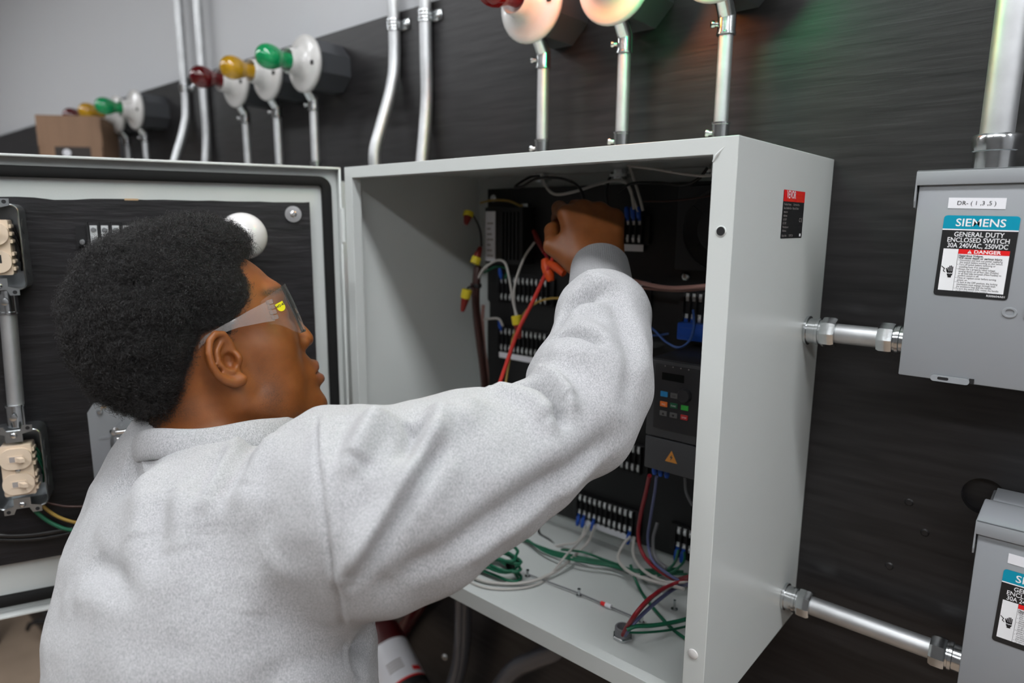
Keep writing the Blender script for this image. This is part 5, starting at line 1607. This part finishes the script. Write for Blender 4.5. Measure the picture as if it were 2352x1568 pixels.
# cuff
def ribbed(name, c0, c1, ra, rb, n, amp, parent, label, ax=None, sq_=1.0, lip=.003):
    b = BM()
    c0, c1 = Vector(c0), Vector(c1)
    R_ = frame_from(c1 - c0, ax)
    prof = [(-.12, .90), (0.0, .98), (.2, 1.02), (.5, 1.0), (.8, 1.0), (.95, .99), (1.0, .95), (.97, .86), (.6, .84)]
    rings = []
    for h_, k in prof:
        c = c0.lerp(c1, h_); rr = ra + (rb - ra) * h_
        ring_ = []
        for i in range(n * 4):
            t_ = 2 * math.pi * i / (n * 4)
            r2 = rr * k + amp * math.cos(n * t_) * (1 if h_ < .96 else .3)
            ring_.append(b.verts.new(c + R_ @ Vector((r2 * math.cos(t_), r2 * sq_ * math.sin(t_), 0))))
        rings.append(ring_)
    for a, c in zip(rings[:-1], rings[1:]):
        for i in range(len(a)):
            j = (i + 1) % len(a)
            b.faces.new((a[i], a[j], c[j], c[i]))
    return mk(name, b, MAT['rib'], parent, smooth=80, label=label)
ribbed('cuff', T3(1382, 690, .782), T3(1377, 603, .826), .0400, .0352, 90, .00022, SWEAT, 'ribbed grey cuff', ax=CAM_R, sq_=.95)
ribbed('cuff', LWR - (LWR - LEL) * .12, LWR + (LWR - LEL) * .10, .036, .034, 44, .00035, SWEAT, 'ribbed grey cuff')
# collar: ribbed band lying round the neck
b = BM()
NA = Vector(hw_(0, -.024, -.060) - SECP[1]).normalized()
CB = Vector(BF) - NA * Vector(BF).dot(NA); CB.normalize(); CRt = CB.cross(NA)
CC = Vector(SECP[0]) - NA * .006
rings = []
NPH = 240
for i in range(NPH):
    ph = 2 * math.pi * i / NPH
    dv = CRt * math.cos(ph) + CB * math.sin(ph)
    c = CC + CRt * (.080 * math.cos(ph)) + CB * (.080 * math.sin(ph)) + NA * (-.012 * math.sin(ph) - .004 * abs(math.cos(ph)) ** 2 + .0015 * math.sin(5 * ph + 1))
    ring_ = []
    for k in range(14):
        t_ = 2 * math.pi * k / 14
        rr = .0050 + .0004 * math.cos(ph * 110)
        u_l = math.cos(t_) * .0155; v_l = math.sin(t_) * rr
        up = (NA * .96 - dv * .26).normalized(); ou = (dv * .96 + NA * .26).normalized()
        ring_.append(b.verts.new(c + up * u_l + ou * v_l))
    rings.append(ring_)
for i in range(NPH):
    a, c = rings[i], rings[(i + 1) % NPH]
    for k in range(14):
        j = (k + 1) % 14
        b.faces.new((a[k], a[j], c[j], c[k]))
mk('collar', b, MAT['sweat'], SWEAT, smooth=80, label='ribbed grey collar')
# ---- trousers and shoes (below the picture)
mat('denim', (0.020, 0.022, 0.030), 0.85, bump=(u(500), 0.2, 0.001))
mat('shoe_black', (0.015, 0.015, 0.016), 0.5)
def legs(): 
    for sg in (-1, 1):
        hip = HIP + BR * sg * .09
        kn_ = np.array([hip[0] + BR[0] * sg * .02, hip[1] + .03, .50]); an = np.array([kn_[0], kn_[1] - .05, .085])
        yield hip, kn_, an
def trouser_solid(p):
    td, s = torso(p, .007, SECS[6] + .13)
    d = smax(td, HIP[2] - .06 - p[:, 2], .03)
    for hip, kn_, an in legs():
        d = smin(d, chain(p, [hip + np.array([0, 0, .03]), kn_, an + np.array([0, 0, .02])], [.105, .082, .070]), .03)
    return d
gx = np.arange(-.16, .62, .009); gy = np.arange(-1.0, -.30, .009); gz = np.arange(.03, Z0 + .06, .009)
tv, tq = sdf_mesh(trouser_solid, gx, gy, gz, margin=1.5)
tv = relax(tv, tq, 2)
np_mesh('trousers', tv, tq, MAT['denim'], PERSON, label='dark trousers')
for hip, kn_, an in legs():
    def shoe_solid(p, an=an):
        c0 = np.array([an[0], an[1] - .03, .045]); c1 = np.array([an[0] + .015, an[1] + .16, .035])
        d = cone(p, c0, c1, .044, .036)
        d = smin(d, cone(p, an + np.array([0, -.005, -.03]), an + np.array([0, 0, .015]), .050, .052), .02)
        return smax(d, .0012 - p[:, 2], .004)
    gx = np.arange(an[0] - .09, an[0] + .10, .005); gy = np.arange(an[1] - .12, an[1] + .24, .005); gz = np.arange(-.012, .17, .005)
    v_, q_ = sdf_mesh(shoe_solid, gx, gy, gz, margin=1.5)
    np_mesh('shoe', v_, q_, MAT['shoe_black'], PERSON, label='black shoe')

# ------------------------------------------------------------------ safety glasses
def clear_mat(name, tint, fac, rough, body=None, bodyfac=0.0):
    """thin clear plastic: mostly see-through, with a gloss layer and some milky scatter"""
    mt = bpy.data.materials.new(name); mt.use_nodes = True
    nt = mt.node_tree; N = nt.nodes; L = nt.links
    N.remove(N['Principled BSDF'])
    tr = N.new('ShaderNodeBsdfTransparent'); tr.inputs[0].default_value = (*tint, 1)
    gl = N.new('ShaderNodeBsdfGlossy'); gl.inputs['Roughness'].default_value = rough
    fr = N.new('ShaderNodeLayerWeight'); fr.inputs['Blend'].default_value = fac
    m1 = N.new('ShaderNodeMixShader')
    L.new(fr.outputs['Fresnel'], m1.inputs[0]); L.new(tr.outputs[0], m1.inputs[1]); L.new(gl.outputs[0], m1.inputs[2])
    out = m1
    if bodyfac:
        df = N.new('ShaderNodeBsdfDiffuse'); df.inputs[0].default_value = (*body, 1)
        m2 = N.new('ShaderNodeMixShader'); m2.inputs[0].default_value = bodyfac
        L.new(m1.outputs[0], m2.inputs[1]); L.new(df.outputs[0], m2.inputs[2])
        out = m2
    L.new(out.outputs[0], N['Material Output'].inputs['Surface'])
    MAT[name] = mt
clear_mat('lens_clear', (.98, .985, .985), .10, .04, (.8, .82, .85), .03)
clear_mat('temple_clear', (.95, .945, .94), .26, .14, (.80, .74, .72), .13)
clear_mat('hose_clear', (.55, .57, .62), .35, .08, (.25, .26, .30), .55)
GL = thing('safety_glasses', 'clear plastic safety glasses with a small yellow logo, worn by the person', 'glasses', Vector(hw_(0, .09, .03)))
arc = [(.0740, .050), (.0738, .062), (.0718, .072), (.0670, .0805), (.057, .0870), (.041, .0935), (.020, .0995), (0, .1025)]
arc = [(v_.x, v_.y) for v_ in spline([Vector((a, c, 0)) for a, c in arc], 5)]
full = arc + [(-a, c) for a, c in arc[-2::-1]]
def lens_u(i, n_):
    s_ = abs(2 * i / (n_ - 1) - 1)      # 1 at the hinges, 0 at the nose
    top = .0625 - .015 * s_ ** 2.2
    bot = .0265 - .0225 * sstep(.10, .42, np.array([s_]))[0] + .0175 * sstep(.62, 1.0, np.array([s_]))[0]
    return top, bot
b = BM()
grid = []
for i, (a, c) in enumerate(full):
    top, bot = lens_u(i, len(full))
    colv = []
    for k in range(9):
        t_ = k / 8
        uu = bot + (top - bot) * t_
        bulge = .0015 * math.sin(math.pi * t_) * (1 - abs(a) / .09)
        tl = -.10 * (uu - .035)
        colv.append(Vector(hw_(a, c + bulge + tl, uu)))
    grid.append(colv)
th_ = .0022
cen = Vector(hw_(0, .03, .035))
def off(v_): return v_ + (cen - v_).normalized() * th_
A_ = [[b.verts.new(v_) for v_ in cl] for cl in grid]; B_ = [[b.verts.new(off(v_)) for v_ in cl] for cl in grid]
for i in range(len(grid) - 1):
    for k in range(8):
        b.faces.new((A_[i][k], A_[i + 1][k], A_[i + 1][k + 1], A_[i][k + 1])); b.faces.new((B_[i][k], B_[i][k + 1], B_[i + 1][k + 1], B_[i + 1][k]))
    b.faces.new((A_[i][0], B_[i][0], B_[i + 1][0], A_[i + 1][0])); b.faces.new((A_[i][8], A_[i + 1][8], B_[i + 1][8], B_[i][8]))
for i in (0, len(grid) - 1):
    for k in range(8):
        b.faces.new((A_[i][k], A_[i][k + 1], B_[i][k + 1], B_[i][k]))
LENS = mk('lens', b, MAT['lens_clear'], GL, smooth=50, label='clear wraparound lens')
for sg in (1, -1):
    b = BM()
    cols_ = [(.0640, -.027, .0165, .0040), (.0690, -.020, .0225, .0050), (.0735, -.013, .0265, .0055), (.0765, .002, .0300, .0068), (.0775, .018, .0325, .0095), (.0770, .034, .0345, .0140), (.0762, .048, .0355, .0180), (.0755, .056, .0358, .0205)]
    rings = []
    for (r0, f0, u0, hh_) in cols_:
        sl = [(r0 - .0011, u0 - hh_ / 2 * (1.15 if f0 > .02 else 1)), (r0 + .0011, u0 - hh_ / 2 * (1.15 if f0 > .02 else 1)), (r0 + .0014, u0), (r0 + .0011, u0 + hh_ / 2), (r0 - .0011, u0 + hh_ / 2)]
        rings.append([b.verts.new(Vector(hw_(sg * x_, f0, y_))) for x_, y_ in sl])
    for a, c in zip(rings[:-1], rings[1:]):
        for k in range(5):
            j = (k + 1) % 5
            b.faces.new((a[k], a[j], c[j], c[k]))
    b.faces.new(rings[0]); b.faces.new(rings[-1])
    tp = mk('temple', b, MAT['temple_clear'], GL, smooth=50, label='frosted clear temple arm')
    b = BM()
    Mh = Matrix((Vector(HR), Vector(HF), Vector(HU))).transposed().to_4x4(); Mh.translation = Vector(HC)
    for k in range(4):
        box(b, (sg * .0757 - .0016, .0535, .0255 + k * .0056), (sg * .0757 + .0016, .0605, .0300 + k * .0056), .0006, 1, Mh)
    mk('hinge_block', b, MAT['temple_clear'], tp, smooth=30)
ang = math.radians(13)
fx = Vector(HF * math.cos(ang) + HU * math.sin(ang)); ny = Vector(HU * math.cos(ang) - HF * math.sin(ang))
fx = (fx - Vector(HR) * .16).normalized(); nz_ = fx.cross(ny).normalized()
if nz_.dot(Vector(HR)) < 0: nz_ = -nz_
ny = nz_.cross(fx)
LM = Matrix((fx, ny, nz_)).transposed().to_4x4(); LM.translation = Vector(hw_(.0742, .0670, .0370))
mat('logo_yellow', (0.72, 0.66, 0.0), 0.4)
sh = [(-.0048, .0044), (-.0048, -.0006)] + [(-.0048 * math.cos(t_ * math.pi / 12), -.0006 - .0046 * math.sin(t_ * math.pi / 12)) for t_ in range(1, 12)] + [(.0048, -.0006), (.0048, .0044)]
b = BM(); prism(b, sh, LM, 0, .0003)
LG = mk('logo', b, MAT['logo_yellow'], LENS, smooth=0, label='yellow shield logo')
o = mk('logo_lettering', text_bm('WD-40', .0036, LM @ Matrix.Translation((0, .0010, .0003)), 'CENTER', .03, .0001, .95), MAT['print_black'], GL, smooth=0)
o.parent = LENS

# ------------------------------------------------------------------ things fixed to the inside of the door
def dM(s, z, n=-.004): 
    """local x -> along the door to the right of the photo, y -> up, z -> out of the door"""
    M_ = Matrix((-DS, Vector((0, 0, 1)), DN)).transposed().to_4x4()
    M_.translation = dp(s, n, z)
    return M_
def device_box(s, z, label, kind, hgt=.104, wid=.056):
    M_ = dM(s, z)
    t = thing('device_box', label, 'switch' if kind == 'switch' else 'outlet', M_.translation, 'steel boxes on the door')
    b = BM()
    hx_, hy_, dp_ = wid / 2, hgt / 2, .039
    A_ = rrect(-hx_, -hy_, hx_, hy_, .009, 5); B_ = rrect(-hx_ + .0018, -hy_ + .0018, hx_ - .0018, hy_ - .0018, .0075, 5)
    n_ = len(A_)
    rings = [[b.verts.new(M_ @ Vector((x, y, h))) for x, y in P] for P, h in ((A_, .0004), (A_, dp_ - .001), ([((a[0] + c[0]) / 2, (a[1] + c[1]) / 2) for a, c in zip(A_, B_)], dp_), (B_, dp_ - .001), (B_, .003))]
    for p_, q_ in zip(rings[:-1], rings[1:]):
        for i in range(n_):
            j = (i + 1) % n_
            b.faces.new((p_[i], p_[j], q_[j], q_[i]))
    b.faces.new(rings[0]); b.faces.new(rings[-1])
    bx_ = mk('box', b, MAT['box_steel'], t, smooth=40, label='galvanised steel box')
    for sx in (1, -1):
        for y in (-.025, 0.0, .025):
            b = BM(); lathe(b, [(0, .0006), (.0085, .0006), (.0095, 0)], M_ @ Vector((sx * hx_, y, .022)), M_.to_3x3() @ Vector((sx, 0, 0)), 16)
            mk('knockout', b, MAT['box_steel'], bx_, smooth=30)
    yks = {}
    for sy in (1, -1):                                  # yoke ends with ears
        b = BM()
        y0 = sy * (hy_ - .011)
        prism(b, [(-.009, y0 - sy * .004), (.009, y0 - sy * .004), (.009, y0 + sy * .006), (.020, y0 + sy * .009), (.020, y0 + sy * .017), (.010, y0 + sy * .017), (.007, y0 + sy * .010), (-.007, y0 + sy * .010), (-.010, y0 + sy * .017), (-.020, y0 + sy * .017), (-.020, y0 + sy * .009), (-.009, y0 + sy * .006)], M_, dp_ + .0004, dp_ + .0018)
        yks[sy] = mk('yoke_end', b, MAT['box_steel'], t, smooth=0, label='steel mounting yoke end with ears')
    for sy in (1, -1):
        b = BM(); lathe(b, [(0, .0022), (.0022, .0022), (.0036, .0012), (.004, 0)], M_ @ Vector((0, sy * (hy_ - .006), dp_ + .0018)), DN, 14); mk('screw', b, MAT['zinc'], yks[sy], smooth=50)
        for sx in (-1, 1):
            b = BM(); lathe(b, [(0, .0004), (.0024, .0004), (.0024, 0)], M_ @ Vector((sx * .0152, sy * (hy_ + .0022), dp_ + .0016)), DN, 12); mk('ear_hole', b, MAT['rubber_black'], yks[sy], smooth=0)
    b = BM()
    prism(b, rrect(-.0165, -.033, .0165, .033, .002, 3), M_, dp_ - .020, dp_ + .0030)
    for sy in (1, -1):
        prism(b, [(x, y) for x, y in (lambda P: P)(rrect(-.0168, sy * .0165 - .0135, .0168, sy * .0165 + .0135, .0125, 8))], M_, dp_ + .0025, dp_ + .0078)
        for k in range(3):
            prism(b, rrect(.0160, sy * .0165 - .0115 + k * .009, .0190, sy * .0165 - .0070 + k * .009, .0008, 2), M_, dp_ - .014, dp_ + .001)
    dv = mk('device', b, MAT['ivory'], t, smooth=40, label='ivory plastic switch body' if kind == 'switch' else 'ivory plastic switch and outlet body')
    def toggle(y0):
        b = BM(); prism(b, rrect(-.0085, y0 - .0045, .0085, y0 + .0045, .0008, 2), M_, dp_ + .0076, dp_ + .0084); fr_ = mk('toggle_frame', b, MAT['ivory'], dv, smooth=30)
        b = BM(); prism(b, rrect(-.0062, y0 - .0034, .0062, y0 + .0034, .0006, 2), M_, dp_ + .0082, dp_ + .0086); mk('toggle_slot', b, MAT['print_grey'], dv, smooth=0)
        b = BM(); prism(b, [(.000, y0 - .0030), (.0062, y0 - .0030), (.0062, y0 + .0030), (.000, y0 + .0030)], M_, dp_ + .0080, dp_ + .0105)
        vs = [M_ @ Vector(v_) for v_ in ((-.001, y0 - .003, dp_ + .008), (.0060, y0 - .003, dp_ + .008), (.0060, y0 + .003, dp_ + .008), (-.001, y0 + .003, dp_ + .008), (.0068, y0 - .0024, dp_ + .0175), (.0110, y0 - .0024, dp_ + .0165), (.0110, y0 + .0024, dp_ + .0165), (.0068, y0 + .0024, dp_ + .0175))]
        V_ = [b.verts.new(v_) for v_ in vs]
        for f in ((0, 1, 2, 3), (4, 5, 6, 7), (0, 1, 5, 4), (1, 2, 6, 5), (2, 3, 7, 6), (3, 0, 4, 7)): b.faces.new([V_[i] for i in f])
        mk('toggle', b, MAT['ivory'], dv, smooth=30, label='toggle lever')
    toggle(.0165)
    if kind == 'switch':
        toggle(-.0165)
        b = BM(); lathe(b, [(0, .0012), (.0016, .0012), (.0028, .0004), (.003, 0)], M_ @ Vector((0, 0, dp_ + .003)), DN, 12); mk('screw', b, MAT['zinc'], dv, smooth=50)
    else:
        for (x0, y0, w0, h0) in ((-.0062, -.0135, .0011, .0040), (.0062, -.0135, .0011, .0050)):
            b = BM(); prism(b, rrect(x0 - w0, y0 - h0, x0 + w0, y0 + h0, .0004, 2), M_, dp_ + .0077, dp_ + .0079); mk('slot', b, MAT['rubber_black'], dv, smooth=0)
        b = BM(); prism(b, [(.0028 * math.cos(a), -.0235 + .0026 * math.sin(a)) for a in [math.pi * k / 8 for k in range(-1, 10)]], M_, dp_ + .0077, dp_ + .0079); mk('slot', b, MAT['rubber_black'], dv, smooth=0)
    b = BM()                                            # loose wires inside the box
    for k in range(3):
        tube(b, spline([M_ @ Vector((.019, -.03 + k * .012, .010)), M_ @ Vector((.022, -.01 + k * .01, .020)), M_ @ Vector((.018, .012 + k * .006, .026))], 5), .0013, 6)
    mk('box_wires', b, MAT['wire_green' if kind == 'switch' else 'wire_black'], t, smooth=80, kind='stuff')
    return t
device_box(.4260, .4965, 'steel box with an ivory switch and outlet on the open door, upper one', 'outlet')
device_box(.4305, .2165, 'steel box with two ivory toggle switches on the open door, lower one', 'switch')
t = thing('conduit', 'short galvanised conduit on the door between the two steel boxes', 'conduit', dp(.432, .018, .275))
b = BM(); cyl(b, dp(.4285, .018, .288), dp(.4235, .018, .430), .0090, 20); mk('tube', b, MAT['galv'], t, smooth=60)
for a, c, so in ((.2695, .300, .4292), (.4435, .418, .4230)):
    b = BM(); lathe(b, [(.0108, 0), (.0108, .026), (.0118, .0265), (.0118, .029), (.0092, .0295)], dp(so, .018, a), (0, 0, 1 if c > a else -1), 20); cn = mk('connector', b, MAT['zinc'], t, smooth=40)
    b = BM(); lathe(b, [(.003, 0), (.003, .003), (.0044, .0032), (.0044, .006), (0, .007)], dp(so, .029, (a + c) / 2), DN, 10); mk('set_screw', b, MAT['zinc'], cn, smooth=40)
# globe lamp: holder, bulb
M_ = dM(.1500, .5100)
t = thing('globe_lamp', 'white globe bulb on the open door just behind the hair', 'lamp', M_.translation)
b = BM(); lathe(b, [(.0285, .0), (.0285, .004), (.0245, .008), (.0205, .012), (.0195, .030), (.0175, .031)], M_.translation, DN, 28); mk('lampholder', b, MAT['porcelain'], t, smooth=40)
b = BM(); lathe(b, [(.0130, .026), (.0150, .036), (.0205, .044), (.0270, .053), (.0305, .064), (.0313, .073), (.0300, .083), (.0262, .092), (.0195, .0995), (.010, .1035), (0, .1045)], M_.translation, DN, 36); mk('bulb', b, MAT['globe_white'], t, smooth=80, label='white globe bulb')
# terminal block on the door
t = thing('terminal_block', 'black terminal block with bright plates on the open door behind the hair', 'terminal block', dp(.31, 0, .50))
M_ = dM(.3445, .5085)
b = BM(); prism(b, [(-.001, -.012), (.075, -.012), (.075, .014), (-.001, .014)], M_, .0003, .010); 
for k in range(6): prism(b, [(.012 + k * .0125, -.014), (.0138 + k * .0125, -.014), (.0138 + k * .0125, .019), (.012 + k * .0125, .019)], M_, .009, .018)
mk('base', b, MAT['plastic_black'], t, smooth=20)
for k in range(5):
    b = BM(); prism(b, rrect(.0150 + k * .0125, -.011, .0232 + k * .0125, .0145, .0006, 2), M_, .010, .0112)
    pl = mk('plate', b, MAT['screw_bright'], t, smooth=20)
    for y in (-.006, .009):
        b = BM(); lathe(b, [(0, .002), (.0026, .002), (.0032, .0008), (.0032, 0)], M_ @ Vector((.0191 + k * .0125, y, .0112)), DN, 12); mk('screw', b, MAT['zinc'], pl, smooth=40)
b = BM(); lathe(b, [(0, .003), (.0032, .0026), (.0042, 0)], M_ @ Vector((.0055, -.007, .010)), DN, 14); mk('mounting_screw', b, MAT['zinc'], t, smooth=50)
# grey plate with a clear cover
M_ = dM(.355, .285)
t = thing('receptacle_plate', 'grey steel plate with a clear round cover on the open door behind the shoulder', 'plate', M_.translation)
b = BM(); prism(b, [(.000, -.012), (.008, .000), (.10, .000), (.108, -.012), (.108, -.125), (.000, -.125)], M_, .0004, .004); mk('plate', b, MAT['switch_grey'], t, smooth=20)
b = BM(); lathe(b, [(0, .003), (.003, .0028), (.0042, 0)], M_ @ Vector((.0145, -.0115, .004)), DN, 14); mk('screw', b, MAT['zinc'], t, smooth=50)
b = BM(); prism(b, rrect(.0165, -.0075, .0225, -.0045, .0006, 2), M_, .004, .0042); mk('paint_chip', b, MAT['raw_wood'], t, smooth=0)
b = BM(); prism(b, rrect(.010, -.0505, .0225, -.0475, .0014, 3), M_, .004, .0046); mk('pressed_slot', b, MAT['switch_grey'], t, smooth=20)
c_ = M_ @ Vector((.058, -.056, .004))
b = BM(); lathe(b, [(.034, .0), (.034, .010), (.030, .014), (.0, .016)], c_, DN, 36); mk('clear_cover', b, MAT['lens_clear'], t, smooth=40, label='clear round cover')
b = BM(); lathe(b, [(.022, .0), (.022, .020), (.018, .022), (.0, .022)], c_, DN, 28); mk('socket', b, MAT['steel_bright'], t, smooth=40)
for y in (-.0405, -.0500):
    b = BM(); tube(b, [M_ @ Vector((.034, y + .002, .022)), M_ @ Vector((.050, y + .004, .027)), M_ @ Vector((.075, y + .005, .027))], .0032, 10); mk('strap_bar', b, MAT['steel_bright'], t, smooth=60)
b = BM(); lathe(b, [(0, .004), (.004, .0035), (.0062, 0)], M_ @ Vector((.031, -.0385, .018)), DN, 16); mk('cover_screw', b, MAT['steel_bright'], t, smooth=50)
# cables low on the door
def dwire(colour, pts, r, label):
    b = BM(); tube(b, spline([dp(*a) for a in pts], 7), r, 8)
    return mk('wire', b, MAT['wire_' + colour], None, smooth=80, label=label, cat='wire')
dwire('green', [(.428, .012, .160), (.4195, .014, .146), (.406, .016, .131), (.388, .018, .119), (.365, .018, .113), (.33, .016, .115)], .0026, 'green wire looping out below the lower steel box on the door')
dwire('yellow', [(.417, .012, .160), (.409, .014, .149), (.397, .015, .137), (.380, .016, .127), (.36, .016, .122), (.33, .015, .124)], .0022, 'tan wire looping out below the lower steel box on the door')
dwire('brown', [(.412, .010, .160), (.400, .011, .154), (.385, .012, .149), (.36, .012, .146), (.33, .012, .15)], .0014, 'thin brown wire above the tan wire on the door')
dwire('black', [(.53, .012, .16), (.50, .012, .138), (.470, .012, .126), (.44, .012, .119), (.41, .012, .1175), (.37, .012, .120), (.33, .012, .13)], .0031, 'upper black cable sagging across the foot of the door')
dwire('black', [(.53, .010, .15), (.50, .010, .130), (.470, .010, .119), (.44, .010, .112), (.41, .010, .110), (.37, .010, .113), (.33, .010, .125)], .0026, 'lower black cable sagging across the foot of the door')

# ------------------------------------------------------------------ below the enclosure
def hose(pts, r, label):
    P = spline(pts, 10)
    b = BM(); tube(b, P, r, 18)
    return mk('hose', b, MAT['hose'], None, smooth=60, label=label, cat='hose', group='grey hoses below the enclosure')
hose([Vector((.012, -.055, Z0 - .004)), Vector((.008, -.055, Z0 - .12)), Vector((.006, -.055, Z0 - .23)), Vector((.002, -.055, Z0 - .30)), Vector((-.012, -.055, Z0 - .37)), Vector((-.05, -.06, Z0 - .48)), Vector((-.10, -.07, Z0 - .62))], .0165, 'grey flexible hose dropping straight below the enclosure')
hose([Vector((.30, -.10, Z0 - .004)), Vector((.295, -.095, Z0 - .08)), Vector((.262, -.08, Z0 - .17)), Vector((.205, -.07, Z0 - .225)), Vector((.15, -.065, Z0 - .275)), Vector((.105, -.06, Z0 - .345)), Vector((.07, -.06, Z0 - .45)), Vector((.05, -.06, Z0 - .62))], .0165, 'grey flexible hose bending away below the enclosure')
# red hose and a labelled can
mat('hose_red', (0.085, 0.006, 0.008), 0.25)
b = BM(); tube(b, spline([at(1012, 1315, -.018), at(987, 1352, -.018), at(957, 1398, -.018), at(917, 1460, -.018), at(884, 1526, -.018), at(864, 1583, -.018), at(852, 1658, -.018)], 8), .0150, 16)
mk('red_hose', b, MAT['hose_red'], None, smooth=60, label='dark red hose below the arm of the grey sleeve', cat='hose')
ax = (CAM_R * .50 - CAM_U * .50 - CAM_F * .62).normalized()
TB = atd(938, 1598, 1.34); R_ = frame_from(ax, -CAM_R)
t = thing('labelled_can', 'can with a white label and black rim, lying below the arm of the grey sleeve', 'can', TB)
CRd = .047
b = BM(); lathe(b, [(0, -.16), (CRd * .8, -.16), (CRd, -.15), (CRd, -.004)], TB, ax, 40); mk('can_body', b, MAT['tank_red'], t, smooth=40)
def arcpatch(b, a0, a1, h0, h1, r, n_=24):
    v_ = [[b.verts.new(TB + R_ @ Vector((r * math.cos(a), r * math.sin(a), h))) for a in np.linspace(a0, a1, n_)] for h in (h0, h1)]
    for i in range(n_ - 1): b.faces.new((v_[0][i], v_[0][i + 1], v_[1][i + 1], v_[1][i]))
up_a = math.atan2((R_.transposed() @ CAM_U).y, (R_.transposed() @ CAM_U).x)
b = BM(); arcpatch(b, up_a - 1.5, up_a + 1.7, -.105, -.012, CRd + .0004, 30); lbm = mk('white_label', b, MAT['label_white'], t, smooth=60)
b = BM(); arcpatch(b, up_a - 1.5, up_a + 1.7, -.016, -.012, CRd + .0007, 30); mk('red_edge', b, MAT['print_red'], lbm, smooth=60)
b = BM(); arcpatch(b, up_a - .75, up_a - .2, -.034, -.024, CRd + .0007, 12); mk('red_print', b, MAT['print_red'], lbm, smooth=60)
b = BM()
for k in range(4): arcpatch(b, up_a + .1, up_a + .8, -.040 - k * .006, -.037 - k * .006, CRd + .0007, 8)
mk('print_lines', b, MAT['print_grey'], lbm, smooth=60, kind='stuff')
b = BM(); lathe(b, [(CRd + .001, -.012), (CRd + .003, -.010), (CRd + .003, .003), (CRd - .003, .005), (CRd - .005, .001), (CRd - .016, -.002), (.014, -.002), (.012, .006), (0, .006)], TB, ax, 40); mk('black_rim', b, MAT['rubber_black'], t, smooth=40)
b = BM(); tube(b, [TB + R_ @ Vector((-.02, .012, .006)), TB + R_ @ Vector((.0, .018, .012)), TB + R_ @ Vector((.02, .012, .006))], .003, 8); mk('wire_handle', b, MAT['zinc'], t, smooth=40)
b = BM(); q = at(905, 1545, -.001)
box(b, (q.x - .16, -.26, q.z - .175), (q.x + .12, -.0006, q.z - .155), .002)
mk('tank_shelf', b, MAT['ply_black'], None, smooth=30, label='small black shelf on the board under the labelled can', cat='shelf')
for (x, y, lab) in ((953, 1518, 'bright screw head on the board beside the labelled can'), (1021, 1508, 'bright screw head on the board beside the grey hose')):
    q = at(x, y, -.001); b = BM(); lathe(b, [(0, .006), (.004, .0055), (.0075, .002), (.008, 0)], (q.x, -.0002, q.z), (0, -1, 0), 14)
    mk('screw_head', b, MAT['zinc'], None, smooth=60, label=lab, cat='screw')
# stool leg seen at the picture's lower left edge, hook on the plinth
t = thing('stool', 'black stool whose leg stands on the floor below the open door', 'stool', (-2.26, -.44, 0))
sx, sy = -2.28, -.435
b = BM(); lathe(b, [(0, .455), (.16, .455), (.165, .448), (.165, .432), (.15, .425), (0, .425)], (sx - .12, sy - .13, 0), (0, 0, 1), 32); mk('seat', b, MAT['rubber_black'], t, smooth=40)
for (dx, dy) in ((0, 0), (-.24, 0), (-.24, -.26), (0, -.26)):
    b = BM(); cyl(b, (sx + dx, sy + dy, .001), (sx - .12 + (dx + .12) * .6, sy - .13 + (dy + .13) * .6, .43), .016, 14); mk('leg', b, MAT['rubber_black'], t, smooth=60)
q = atz(72, 1418, .11)
b = BM(); tube(b, [(q.x + .06, -.289, .10), (q.x + .03, -.315, .10), (q.x, -.335, .085), (q.x - .02, -.34, .055)], .009, 8)
mk('floor_hook', b, MAT['rubber_black'], None, smooth=60, label='small black hook on the edge of the floor plinth', cat='hook')
